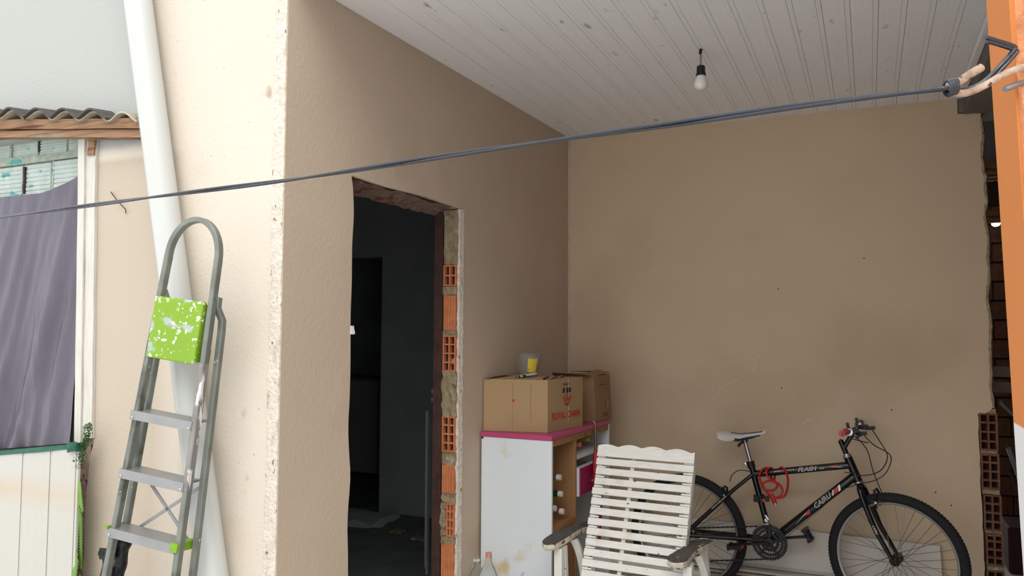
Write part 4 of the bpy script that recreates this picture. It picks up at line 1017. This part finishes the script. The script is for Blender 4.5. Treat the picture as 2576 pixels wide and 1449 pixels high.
# ================================================================== bicycle
HB, LB, ST = -.073, .02, -.20
RB = Matrix.Rotation(HB, 3, 'Z') @ Matrix.Rotation(-LB, 3, 'X')
bike = thing('bicycle', 'black mountain bicycle leaning along the brown back wall', 'bicycle', (.098, 4.482, 0), RB)
RW = .33
sd_ = Vector((-.378, 0, .926)).normalized(); HA = Vector((-.216, 0, .821))
MB2 = Matrix.Translation(HA) @ Matrix.Rotation(-.10, 4, sd_) @ Matrix.Translation(-HA)
MS = Matrix.Translation(HA) @ Matrix.Rotation(ST, 4, sd_) @ Matrix.Translation(-HA)
def bp(name, b, m, par=None, smooth=True, steer=False, label=None):
    if steer: Q = MB2 if steer == 2 else MS; b.v = [tuple(Q @ Vector(v)) for v in b.v]
    return part(name, b, m, par or bike, smooth=smooth, label=label)
Rear = Vector((-1.06, 0, RW)); Front = Vector((.004, 0, RW)); BBk = Vector((-.602, 0, .345)); STt = Vector((-.706, 0, .745)); HT = Vector((-.216, 0, .821)); HBt = Vector((-.165, 0, .696))
b = MB()
b.tube([BBk, STt], .0165, 16); b.tube([Vector((-.690, 0, .690)), Vector((-.204, 0, .778))], .0185, 18)
b.tube([Vector((-.186, 0, .722)), BBk+Vector((.01,0,.008))], .0225, 18); b.tube([HT, HBt], .0215, 18)
b.tube([BBk+Vector((0,-.034,0)), BBk+Vector((0,.034,0))], .022, 16)
for sg in (-1, 1):
    b.tube([Vector((-.694, sg*.018, .690)), Vector((-.80, sg*.036, .595)), Rear+Vector((.012, sg*.062, .018))], .0098, 10)
    b.tube([BBk+Vector((-.02, sg*.030, 0)), Vector((-.74, sg*.044, .345)), Rear+Vector((.02, sg*.062, .002))], .0115, 10)
    b.obb(Rear+Vector((.004, sg*.062, .004)), (.062, 0, .0), (0, .005, 0), (0, 0, .052))
b.tube([Vector((-.80, -.036, .595)), Vector((-.80, .036, .595))], .007, 8)
fr = bp('frame', b, M_bike, smooth=45)
# decals
tx = (Vector((-.204, 0, .778))-Vector((-.690, 0, .690))).normalized()
def tt(t, up=0, w=-.0192): return Vector((-.690, 0, .690)).lerp(Vector((-.204, 0, .778)), t)+Vector((-tx.z, 0, tx.x))*up+Vector((0, w, 0))
letters('FLASH', .028, basis(tt(.565, .001), tx, Vector((-tx.z, 0, tx.x))) @ Matrix.Diagonal((1.15, 1, 1, 1)), 'lettering', M_white, fr, shear=.35, bold=.0009)
letters('FLASH', .026, basis(tt(.565, .001, -.0200), tx, Vector((-tx.z, 0, tx.x))) @ Matrix.Diagonal((1.19, 1, 1, 1)), 'lettering', M_bike, fr, shear=.35, bold=-.0004)
letters('BIKES', .009, basis(tt(.72, -.002), tx, Vector((-tx.z, 0, tx.x))), 'lettering', M_white, fr, shear=.3)
def quad(pts, th=.0006):
    b_ = MB(); pts = [Vector(p) for p in pts]; n_ = len(pts); b_.add(pts+[p+Vector((0, th, 0)) for p in pts], [tuple(range(n_)), tuple(range(2*n_-1, n_-1, -1))]+[(i, (i+1) % n_, (i+1) % n_+n_, i+n_) for i in range(n_)]); return b_
bp('red_flash', quad([tt(.78, .006), tt(.86, .010), tt(.90, .007), tt(.82, .002)]), M_red, fr, False)
bp('white_flash', quad([tt(.80, .002), tt(.83, .002), tt(.93, -.004), tt(.90, -.005)]), M_white, fr, False)
bp('red_flash', quad([tt(.22, .009), tt(.33, .004), tt(.36, .006), tt(.25, .011)]), M_red, fr, False)
bp('white_flash', quad([tt(.22, .002), tt(.44, .006), tt(.44, .008), tt(.22, .005)]), M_white, fr, False)
dA, dB = BBk, Vector((-.186, 0, .722)); dx_ = (dB-dA).normalized(); du = Vector((-dx_.z, 0, dx_.x))
def dt(t, up=0, w=-.0232): return dA.lerp(dB, t)+du*up+Vector((0, w, 0))
letters('CAIRU', .036, basis(dt(.63, .001), dx_, du) @ Matrix.Diagonal((1.0, 1, 1, 1)), 'lettering', M_white, fr, shear=.3, bold=.0006)
letters('CAIRU', .034, basis(dt(.63, .001, -.0240), dx_, du) @ Matrix.Diagonal((1.03, 1, 1, 1)), 'lettering', M_bike, fr, shear=.3, bold=-.0007)
bp('red_flash', quad([dt(.76, -.010), dt(.80, -.010), dt(.83, .012), dt(.79, .012)]), M_red, fr, False)
bp('white_flash', quad([dt(.805, -.012), dt(.83, -.012), dt(.86, .013), dt(.835, .013)]), M_white, fr, False)
bp('white_flash', quad([dt(.735, -.010), dt(.75, -.010), dt(.785, .012), dt(.77, .012)]), M_white, fr, False)
bp('red_flash', quad([dt(.40, -.002), dt(.47, -.012), dt(.49, .010), dt(.44, .004)]), M_red, fr, False)
bp('white_flash', quad([dt(.28, -.012), dt(.42, .004), dt(.47, .007), dt(.42, .001)]), M_white, fr, False)
s0, s1 = Vector((-.80, -.047, .595)), Rear+Vector((.012, -.073, .018)); sx_ = (s0-s1).normalized(); su = Vector((-sx_.z, 0, sx_.x))
letters('WWW.CAIRU.COM', .012, basis(s1.lerp(s0, .72)+su*.0, sx_, su), 'lettering', M_white, fr)
# wheels
def wheel(c, steer, nm, lab):
    e = MB(); e.torus(c, (0,1,0), RW-.025, .0245, 72, 14); 
    ty = bp('wheel', e, M_rubber, smooth=True, steer=steer, label=lab)
    # tread knobs: two rows of blocks
    k_ = MB()
    for i in range(120):
        a = 2*pi*i/120
        for sg in (-1, 1):
            a2 = a+(sg*pi/96); ctr = c+Vector((cos(a2)*(RW-.0025), sg*.008, sin(a2)*(RW-.0025))); tn = Vector((-sin(a2), 0, cos(a2))); rd = Vector((cos(a2), 0, sin(a2)))
            k_.obb(ctr, tn*.010, Vector((0, .010, 0)), rd*.0025)
    o = bp('tread', k_, M_rubber, ty, False, steer); o['kind'] = 'stuff'
    e = MB(); pr = [(-.012, .2945), (-.0125, .281), (-.006, .272), (.006, .272), (.0125, .281), (.012, .2945)]
    n = 72; vs = []; fs = []
    for i in range(n):
        a = 2*pi*i/n
        for (w_, r_) in pr: vs.append(c+Vector((cos(a)*r_, w_, sin(a)*r_)))
    m = len(pr)
    for i in range(n):
        for k in range(m-1): fs.append((i*m+k, i*m+k+1, ((i+1) % n)*m+k+1, ((i+1) % n)*m+k))
    e.add(vs, fs); bp('rim', e, M_rim, ty, 40, steer)
    e = MB()
    for i in range(36):
        a = 2*pi*i/36; sg = 1 if i % 2 else -1; cr_ = 1 if (i//2) % 2 else -1; ah = a+cr_*1.15
        e.tube([c+Vector((cos(ah)*.022, sg*.030, sin(ah)*.022)), c+Vector((cos(a)*.274, sg*.004, sin(a)*.274))], .0011, 4)
    bp('spokes', e, M_spoke, ty, True, steer)
    e = MB(); Mh = Matrix.Translation(c) @ Matrix.Rotation(pi/2, 4, 'X')
    e.lathe([(0,-.055),(.006,-.055),(.006,-.036),(.026,-.034),(.026,-.030),(.014,-.026),(.013,.026),(.026,.030),(.026,.034),(.006,.036),(.006,.055),(0,.055)], 20, Mh); bp('hub', e, M_black, ty, 40, steer)
    return ty
wheel(Front, True, 'front', None); wheel(Rear, False, 'rear', None)
# fork, headset, stem, bar
b = MB()
b.tube([HBt+sd_*-.004, HBt-sd_*.035], .019, 14)
for sg in (-1, 1):
    b.tube(catm([HBt-sd_*.02+Vector((0, sg*.012, 0)), HBt-sd_*.045+Vector((0, sg*.038, 0)), HBt-sd_*.14+Vector((-.004, sg*.044, 0)), HBt-sd_*.24+Vector((-.004, sg*.047, 0)), HBt-sd_*.32+Vector((.006, sg*.049, 0)), Front+Vector((-.006, sg*.050, .006))], 6), [.0135]*6+[.0135]*10+[.0125]*5+[.0115]*5+[.0105]*5, 12)
    b.obb(Front+Vector((0, sg*.050, .006)), (.026, 0, .0), (0, .006, 0), (0, 0, .03))
fk = bp('fork', b, M_bike, smooth=50, steer=True)
fm = (MS @ (HBt-sd_*.235+Vector((-.001, -.047-.0135, 0))))
letters('CAIRU', .016, basis(fm, -(sd_+Vector((-.06,0,0))), Vector((sd_.z, 0, -sd_.x))), 'lettering', M_white, fk, shear=.2)
b = MB(); Mh = Matrix.Translation(HT) @ sd_.to_track_quat('Z', 'Y').to_matrix().to_4x4(); b.lathe([(.022,-.004),(.024,0),(.024,.006),(.019,.008),(.019,.014),(.014,.018)], 18, Mh); bp('headset', b, M_steel, smooth=40)
b = MB(); Mh = Matrix.Translation(HBt) @ sd_.to_track_quat('Z', 'Y').to_matrix().to_4x4(); b.lathe([(.020,-.008),(.0245,-.006),(.0245,.002),(.021,.004)], 18, Mh); bp('headset', b, M_steel, smooth=40)
BC = Vector((-.180, 0, .958)); SK = HT+sd_*.075
b = MB(); b.tube([HT+sd_*.01, SK+sd_*.012], .0135, 14); b.tube([HT+sd_*.045, BC], .0125, 12); b.tube([BC+Vector((0,-.022,0)), BC+Vector((0,.022,0))], .017, 14); b.tube([SK+sd_*.01, SK+sd_*.018], .006, 8)
bp('stem', b, M_bike, smooth=50, steer=2)
b = MB(); b.tube(catm([BC+Vector((-.012, -.250, .012)), BC+Vector((-.006, -.12, .010)), BC+Vector((0, -.05, 0)), BC, BC+Vector((0, .05, 0)), BC+Vector((-.006, .12, .010)), BC+Vector((-.012, .245, .012))], 6), .0110, 12); hb = bp('handlebar', b, M_bike, smooth=True, steer=2)
for sg in (-1, 1):
    b = MB(); b.tube([BC+Vector((-.012, sg*.250, .012)), BC+Vector((-.012, sg*.247, .012)), BC+Vector((-.008, sg*.160, .011))], [.0155, .0165, .0145], 16); bp('grip', b, M_grip if sg < 0 else M_black, hb, 40, 2, label='pinkish red grip' if sg < 0 else None)
    b = MB(); b.torus(BC+Vector((-.008, sg*.150, .011)), (0,1,0), .016, .003, 18, 6); b.lathe([(.0, -.02), (.018, -.018), (.018, .012), (0, .014)], 14, Matrix.Translation(BC+Vector((.0, sg*.125, .006))) @ Matrix.Rotation(pi/2, 4, 'X')); bp('shifter', b, M_steel, hb, 40, 2)
    b = MB(); p = BC+Vector((.0, sg*.118, .0)); b.obb(p+Vector((.020, 0, .006)), (.050, 0, .0), (0, .030, 0), (0, 0, .024)); b.obb(p+Vector((.056, 0, .002)), (.046, 0, .004), (0, .022, 0), (0, 0, .018)); b.tube(catm([p+Vector((.02, sg*.0, .004)), p+Vector((.050, sg*.03, -.002)), p+Vector((.048, sg*.09, -.010))], 6), .006, 8)
    b.obb(p+Vector((-.008, 0, .034)), (.012, 0, 0), (0, .018, 0), (-.006, 0, .034)); bp('brake_lever', b, M_black, hb, 40, 2)
# cables
def cable(pts, r=.0026, st=False):
    b = MB(); b.tube(catm(pts, 8), r, 6); bp('cable', b, M_black, smooth=True, steer=st)
lv = MB2 @ (BC+Vector((.066, -.118, -.006))); lv2 = MB2 @ (BC+Vector((.066, .118, -.006)))
cable([lv, lv+Vector((.045, 0, -.045)), Vector((-.012, -.04, .845)), Vector((-.030, -.03, .765)), Vector((-.085, -.03, .715)), Vector((-.165, -.025, .690))])
cable([lv2, lv2+Vector((.03, 0, -.05)), Vector((-.030, .02, .84)), Vector((-.050, .0, .775)), Vector((-.10, -.02, .742)), Vector((-.17, -.024, .730))])
cable([MB2 @ (BC+Vector((.015, -.03, -.03))), Vector((-.120, -.02, .86)), Vector((-.095, -.02, .76)), Vector((-.060, -.02, .665)), MS @ Vector((-.035, -.02, .640))])
cable([lv+Vector((-.01,0,-.004)), lv+Vector((-.06, .02, -.02)), Vector((-.115, -.03, .90))])
cable([Vector((-.230, -.024, .742)), Vector((-.20, -.026, .742)), Vector((-.165, -.024, .740))], .0022)
cable([Vector((-.245, -.020, .655)), Vector((-.20, -.024, .672)), Vector((-.165, -.024, .690))], .0022)
cable([Vector((-.70, -.02, .705)), Vector((-.76, -.03, .708)), Vector((-.80, -.03, .68)), Vector((-.815, -.03, .64))], .0024)
cable([BBk+Vector((.02, -.005, -.026)), dt(.5, -.026, 0), Vector((-.245, -.0, .650))], .0014)
# rear and front brakes
def vbrake(c, up, steer):
    b = MB()
    for sg in (-1, 1):
        b.tube([c+Vector((0, sg*.036, -.02)), c+Vector((0, sg*.034, .03))+up*.02, c+Vector((0, sg*.022, .0))+up*.085], .0065, 8)
        b.obb(c+Vector((0, sg*.026, .004))+up*.012, (.054, 0, 0.01), (0, .011, 0), (0, 0, .012))
    b.tube([c+up*.085+Vector((0,-.03,0)), c+up*.085+Vector((0,.03,0))], .0035, 6)
    bp('brake', b, M_black, smooth=40, steer=steer)
    e = MB(); e.lathe([(0,-.003),(.007,-.003),(.007,.004),(0,.004)], 10, Matrix.Translation(c+Vector((0, -.040, .01))) @ Matrix.Rotation(pi/2, 4, 'X')); bp('brake_bolt', e, M_steel, smooth=40, steer=steer)
vbrake(Vector((-.842, 0, .555)), Vector((-.25, 0, .9)).normalized()*.6, False)
vbrake(Vector((-.075, 0, .600)), Vector((-.15, 0, .95)).normalized()*.8, True)
# seat post and saddle
sp0 = Vector((-.700, 0, .72)); sp1 = Vector((-.738, 0, .868))
b = MB(); b.tube([sp0, sp1], .0125, 14); bp('seat_post', b, M_steel, smooth=True)
b = MB(); b.tube([Vector((-.7015, 0, .722)), Vector((-.7105, 0, .757))], .021, 14); b.tube([Vector((-.722, -.018, .745)), Vector((-.73, -.034, .748))], .005, 8); sc_ = bp('seat_clamp', b, M_black, smooth=40)
e = MB(); e.lathe([(0,-.004),(.008,-.003),(.008,.003),(0,.005)], 12, Matrix.Translation((-.730, -.036, .745)) @ Matrix.Rotation(pi/2, 4, 'X')); bp('clamp_bolt', e, M_steel, sc_)
b = MB(); b.lathe([(0,-.012),(.018,-.012),(.018,.012),(0,.012)], 12, Matrix.Translation((-.740, 0, .868)) @ Matrix.Rotation(pi/2, 4, 'X')); b.tube([(-.745, -.018, .868), (-.770, -.022, .835)], .007, 8)
for sg in (-1, 1): b.tube(catm([Vector((-.665, sg*.010, .906)), Vector((-.70, sg*.020, .884)), Vector((-.78, sg*.022, .880)), Vector((-.83, sg*.034, .896))], 5), .0035, 6)
sr = bp('saddle_clamp', b, M_black, smooth=40)
def saddle():
    b = MB(); n = 24; m = 16; vs = []; fs = []
    for i in range(n+1):
        t = i/n; u = -.885+.262*t
        hw_ = .070*(1-t)**.8 if t > .35 else .070*(1-.35)**.8*(sin(min(1, (t+.04)/.30)*pi/2)**.7)
        hw_ = max(.016, .072*(math.exp(-((t-.12)/.30)**2)) + .018) * (sqrt(max(.02, 1-((t-.06)/.06)**2)) if t < .06 else 1) * (sqrt(max(.05, 1-((t-.96)/.045)**2)) if t > .96 else 1)
        top_ = .908+.010*t+.014*(1-t)**2-.014*sin(pi*t)*.8+.014*t**3
        dep = .016+.030*math.exp(-((t-.22)/.28)**2)
        for k in range(m+1):
            a = pi*k/m; y = -cos(a)*hw_; zz_ = top_-dep*(1-sin(a)**.55); vs.append((u, y, zz_))
    for i in range(n):
        for k in range(m): q = i*(m+1)+k; fs.append((q, q+1, q+m+2, q+m+1))
    fs.append(tuple(range(m+1))); fs.append(tuple(n*(m+1)+k for k in range(m, -1, -1)))
    return b.add(vs, fs)
so = bp('saddle', saddle(), M_saddle, label='grey vinyl saddle', smooth=60)
b = MB(); b.obb((-.815, 0, .876), (.10, 0, -.010), (0, .10, 0), (0, 0, .016)); b.obb((-.72, 0, .888), (.12, 0, .024), (0, .036, 0), (0, 0, .010)); bp('saddle_base', b, M_black, so, 40)
b = MB(); b.tube(catm([Vector((-.80, -.058, .912)), Vector((-.75, -.046, .908)), Vector((-.70, -.030, .914)), Vector((-.64, -.018, .924))], 6), .0025, 6); bp('piping', b, M_cable, so)
# crankset
CR = BBk+Vector((0, -.052, 0))
def gear(c, R_, n, y, spid=True, rin=.62):
    b = MB(); vs = []; fs = []; N_ = n*4
    for i in range(N_):
        a = 2*pi*i/N_; r_ = R_+(.006 if i % 4 in (1, 2) else 0)
        for yy in (y, y+.003): vs += [c+Vector((cos(a)*r_, yy, sin(a)*r_)), c+Vector((cos(a)*R_*rin, yy, sin(a)*R_*rin))]
    for i in range(N_):
        j = (i+1) % N_; a, d = 4*i, 4*j
        fs += [(a, d, d+1, a+1), (a+2, a+3, d+3, d+2), (a, a+2, d+2, d), (a+1, d+1, d+3, a+3)]
    return b.add(vs, fs)
cs = MB(); gb = gear(CR, .088, 44, -.004, rin=.86); cs.add(gb.v, gb.f); g2 = gear(CR, .070, 36, .004, rin=.82); cs.add(g2.v, g2.f); g3 = gear(CR, .047, 24, .012, rin=.7); cs.add(g3.v, g3.f)
for k in range(5):
    a = 2*pi*k/5+.3; cs.obb(CR+Vector((cos(a)*.035, 0, sin(a)*.035)), Vector((cos(a), 0, sin(a)))*.082, Vector((0, .006, 0)), Vector((-sin(a), 0, cos(a)))*.015)
cs.lathe([(0,-.012),(.022,-.010),(.024,.012),(0,.014)], 18, Matrix.Translation(CR) @ Matrix.Rotation(pi/2, 4, 'X'))
ck = bp('chainring', cs, M_black, smooth=False)
PL = CR+Vector((-.165, -.012, -.028)); PR = BBk+Vector((.170, .062, .030))
def crank(a, c, p, lab):
    b = MB(); b.bar(a, c, .013, .022, up=(0,1,0)); o = bp('crank_arm', b, M_black if lab else M_black, smooth=False); bevel(o, .003); return o
crank(CR+Vector((0,-.014,0)), PL, None, 0); crank(BBk+Vector((0,.050,0)), PR, None, 1)
def pedal(c, sg, tilt):
    b = MB(); ca = Vector((cos(tilt), 0, sin(tilt))); cu_ = Vector((-sin(tilt), 0, cos(tilt))); ctr = c+Vector((0, sg*.052, 0))
    b.tube([c, c+Vector((0, sg*.10, 0))], .007, 8)
    for q in (-1, 1): b.obb(ctr+ca*.030*q, ca*.012, Vector((0, .086, 0)), cu_*.028)
    for q in (-1, 0, 1): b.obb(ctr+Vector((0, q*.040, 0)), ca*.060, Vector((0, .006, 0)), cu_*.018)
    o = bp('pedal', b, M_black, smooth=False)
    e = MB(); e.obb(ctr+ca*.0365, ca*.002, Vector((0, .05, 0)), cu_*.014); bp('reflector', e, M_red if sg < 0 else M_capp, o, False)
pedal(PL, -1, .1); pedal(PR, 1, -1.05)
# chain
b = MB(); yc = -.048
cog = Rear+Vector((0, yc, 0))
def ring_pts(c, R_, a0, a1, n): return [c+Vector((cos(a0+(a1-a0)*i/n)*R_, 0, sin(a0+(a1-a0)*i/n)*R_)) for i in range(n+1)]
up_ = ring_pts(CR+Vector((0,.004,0)), .086, -pi/2, pi/2, 20)+[cog+Vector((0, 0, .034))]+ring_pts(cog, .034, pi/2, 3*pi/2-.6, 8)+[Rear+Vector((.055, yc, -.095)), Rear+Vector((.12, yc, -.128))]
P = []
up_.append(up_[0])
for i in range(len(up_)-1):
    L__ = (up_[i+1]-up_[i]).length; k = max(1, int(L__/.0127)); P += [up_[i].lerp(up_[i+1], j/k) for j in range(k)]
for i, p in enumerate(P):
    q = P[(i+1) % len(P)]
    if (q-p).length < .002: continue
    b.bar(p, q, .007 if i % 2 else .005, .0085 if i % 2 else .006, up=(0,0,1))
ch_ = bp('chain', b, M_black, smooth=False)
b = MB(); 
for k, r_ in enumerate((.048, .042, .036, .030, .024)): 
    g = gear(Rear, r_, int(r_*520), -.034-.004*k, rin=.45); b.add(g.v, g.f)
bp('sprockets', b, M_steel, smooth=False)
b = MB(); b.obb(Rear+Vector((.03, -.060, -.065)), (.02, 0, -.03), (0, .012, 0), (.02, 0, .05)); b.lathe([(0,-.005),(.020,-.005),(.020,.005),(0,.005)], 12, Matrix.Translation(Rear+Vector((.055, yc, -.078))) @ Matrix.Rotation(pi/2, 4, 'X')); bp('derailleur', b, M_black, smooth=40)
b = MB(); b.torus(CR+Vector((0, .002, 0)), (0,1,0), .093, .005, 16, 6, 0, .0001)
b = MB(); vs = []
pth = [CR+Vector((cos(a)*.093, .004, sin(a)*.093)) for a in [radians(d) for d in range(92, 160, 8)]]
b.tube(pth, .0065, 6); b.tube([pth[0]+Vector((.006,0,0)), Vector((-.612, -.02, .455)), Vector((-.628, -.02, .480))], .006, 8); b.tube([Vector((-.62, -.022, .452)), Vector((-.618, 0, .452))], .014, 10); bp('front_derailleur', b, M_steel, smooth=40)
b = MB(); c0 = Vector((-.655, 0, .562)); b.tube([c0-Vector((-.005,0,.018)), c0+Vector((-.005,0,.018))], .023, 12); b.obb(c0+Vector((-.022, -.006, 0)), (.026, 0, 0), (0, .03, 0), (0, 0, .036)); b.obb(c0+Vector((.03, -.012, .004)), (.03, 0, 0), (0, .022, 0), (0, 0, .028)); bp('lock_bracket', b, M_black, smooth=40)
e = MB(); e.lathe([(0,-.005),(.009,-.004),(.009,.004),(0,.006)], 12, Matrix.Translation(c0+Vector((.02, -.028, -.004))) @ Matrix.Rotation(pi/2, 4, 'X')); bp('reflector', e, M_red)

# red coil cable lock over the top tube: its own thing
MBk = wm(bike)
def bw(u, w_, v): return MBk @ Vector((u, w_, v))
lk = thing('cable_lock', 'red coiled cable lock looped over the bicycle top tube', 'bicycle lock', bw(-.60, -.03, .56))
pts = [(-.600,-.035,.585),(-.640,-.035,.640),(-.655,-.030,.690),(-.640,-.024,.722),(-.618,0,.728),(-.612,.024,.716),(-.610,.030,.69),(-.600,.024,.668),(-.590,-.030,.668),
       (-.612,-.038,.690),(-.618,-.030,.716),(-.604,-.004,.731),(-.592,.022,.718),(-.584,.028,.694),(-.578,-.030,.670),
       (-.560,-.038,.645),(-.585,-.040,.618),(-.625,-.040,.618),(-.640,-.042,.640),(-.610,-.044,.665),(-.560,-.044,.660),(-.535,-.040,.625),(-.548,-.040,.590),(-.585,-.038,.575)]
b = MB(); b.tube(catm([bw(*p) for p in pts], 6), .0060, 8); part('lock_cable', b, M_redrub, lk, smooth=True, world=True)
pts = [(-.585,-.038,.575),(-.530,-.036,.590),(-.512,-.034,.630),(-.508,-.030,.680),(-.520,-.026,.722),(-.545,0,.738),(-.560,.024,.722),(-.565,.02,.69)]
b = MB(); b.tube(catm([bw(*p) for p in pts], 6), .0060, 8); part('lock_cable', b, M_redrub, lk, smooth=True, world=True)
b = MB(); b.tube([bw(-.596,-.036,.600), bw(-.590,-.036,.585), bw(-.574,-.036,.552)], [.009, .0125, .0115], 12); hd = part('lock_head', b, M_redrub, lk, smooth=40, world=True)
b = MB(); b.tube([bw(-.574,-.036,.553), bw(-.570,-.036,.543)], .0085, 12); part('lock_core', b, M_steel, hd, smooth=40, world=True)

# ================================================================== boards behind the bicycle
wp = thing('white_board', 'white board standing on edge against the wall behind the bicycle', 'board', (-.4, 4.72, .17))
b = MB(); b.add([(-1.25, 4.700, .168), (.318, 4.690, .166), (.318, 4.706, .166), (-1.25, 4.716, .168), (-1.25, 4.722, .383), (.312, 4.722, .362), (.312, 4.738, .362), (-1.25, 4.738, .383)], [(0,3,2,1),(4,5,6,7),(0,1,5,4),(1,2,6,5),(2,3,7,6),(3,0,4,7)]); part('board_panel', b, mat('dusty_white_board', (206, 200, 188), .5, var=.08, vscale=4, bump=.05, bscale=10, spots=[((170,140,112), 3.5, .6, .25, None, 5)]), wp, world=True)
b = MB(); b.add([(-1.25, 4.694, .150), (.31, 4.684, .150), (.31, 4.700, .150), (-1.25, 4.712, .150), (-1.25, 4.694, .168), (.31, 4.684, .166), (.31, 4.700, .166), (-1.25, 4.712, .168)], [(0,3,2,1),(4,5,6,7),(0,1,5,4),(1,2,6,5),(2,3,7,6),(3,0,4,7)]); part('edge_strip', b, M_panelw, wp, world=True)
M_plk = mat('grey_brown_plank', (176, 162, 146), .7, var=.25, vscale=6, bump=.3, bscale=20, stretch=(1, 8, 8))
labs = ['topmost thin pale plank of the stack on the floor behind the bicycle', 'second thin plank from the top of the stack behind the bicycle', 'third thin plank from the top of the stack behind the bicycle', 'fourth thin plank from the top of the stack behind the bicycle', 'fifth thin plank from the top of the stack behind the bicycle', 'sixth thin plank from the top of the stack behind the bicycle', 'lowest thin plank of the stack on the floor behind the bicycle']
for i in range(7):
    z1 = .149-.021*i; b = MB(); xe = .30-.06*i+random.uniform(-.03,.03); yj = random.uniform(-.006, .006)
    b.box(-1.30, xe, 4.625+yj*.5-.002*i, 4.682, z1-.013-(.0015), z1); o = link('plank', b.mesh('plank'), M_plk if i % 3 else M_panelw); bevel(o, .001)
    tag(o, labs[i], 'plank', 'planks stacked behind the bicycle')

# ================================================================== things in the dark doorway and the gap
b = MB(); b.bar((-1.958, 3.375, .33), (-1.962, 3.378, 1.07), .012, .022, up=(0,1,0)); b.bar((-1.948, 3.362, .30), (-1.950, 3.362, .36), .010, .012, up=(0,1,0))
o = link('metal_strip', b.mesh('metal_strip'), M_alu); tag(o, 'thin aluminium strip fixed upright along the dark door frame', 'metal strip')
fg = thing('refrigerator', 'pale appliance standing in the dark room beyond the doorway', 'refrigerator', (-4.65, 7.0, 0))
b = MB(); b.box(-5.2, -4.42, 6.7, 7.3, .05, .98); bevel(part('body', b, mat('dim_white_enamel', (150,150,150), .5), fg, world=True), .01)
b = MB(); b.box(-5.18, -4.44, 6.66, 6.695, .07, .96); part('door', b, mat('dim_white_door', (156,156,156), .45), fg, world=True)
for i, (x, y, a) in enumerate(((-3.15, 5.0, .4), (-3.45, 4.6, 1.2), (-2.9, 4.9, 2.0))):
    b = MB(); b.rough(x-.05, x+.05, y-.04, y+.04, .006, .022, .012, .03, i); o = link('plaster_rubble', b.mesh('plaster_rubble'), M_mortar); tag(o, ['crumbled plaster piece on the dark floor, farthest from the doorway', 'crumbled plaster piece on the dark floor in line with the middle of the doorway', 'crumbled plaster piece on the dark floor near the interior wall'][i], 'rubble', 'rubble on the dark floor')
b = MB(); b.rough(-4.0, -3.35, 5.0, 5.35, .005, .05, .03, .08, 9); tag(link('crumpled_sheet', b.mesh('crumpled_sheet', 60), M_dark), 'crumpled grey sheet lying on the floor of the dark room', 'sheet')
# wall filler lump at the left edge of the door opening
b = MB(); c = MW @ Vector((S0+.012, 1.46, .004)); b.rough(c.x-.010, c.x+.002, c.y-.004, c.y+.012, c.z-.015, c.z+.015, .005, .008, 3); part('filler_lump', b, M_cap, wl, smooth=60)
# gap: leaning poles, planks
for i, (p, q, r, m, lab) in enumerate((((.66, 5.2, 1.08), (1.02, 5.5, .72), .012, M_alu, 'pale rod leaning in the gap beyond the wall end, upper one'), ((.68, 5.1, .84), (.86, 5.3, .30), .014, M_alu, 'long grey tube leaning in the gap beside the toothed bricks'), ((.70, 5.3, .70), (1.0, 5.6, .10), .010, M_gap, 'thin dark rod leaning in the gap behind the grey tube'))):
    b = MB(); b.tube([p, q], r, 10); tag(link('rod', b.mesh('rod', True), m), lab, 'rod')
for i, (z, lab) in enumerate(((1.24, 'grey plank lying high in the dark gap, upper one'), (1.15, 'darker plank lying in the dark gap under the grey one'))):
    b = MB(); b.box(.62, 1.6, 5.4, 5.44, z-.03, z+.03); tag(link('plank', b.mesh('plank'), M_concrete), lab, 'plank')
b = MB(); b.box(.62, 1.5, 5.4, 5.5, .62, .70)
b = MB(); b.box(.75, 1.7, 5.75, 6.1, 0, .28); bevel(tag(link('crate', b.mesh('crate'), mat('dark_red_crate', (60, 32, 36), .8, var=.2, vscale=10)), 'dark red crate on the floor in the gap past the wall end', 'crate'), .01)
for m_ in bpy.data.materials:
    if 'cur' in m_: del m_['cur']
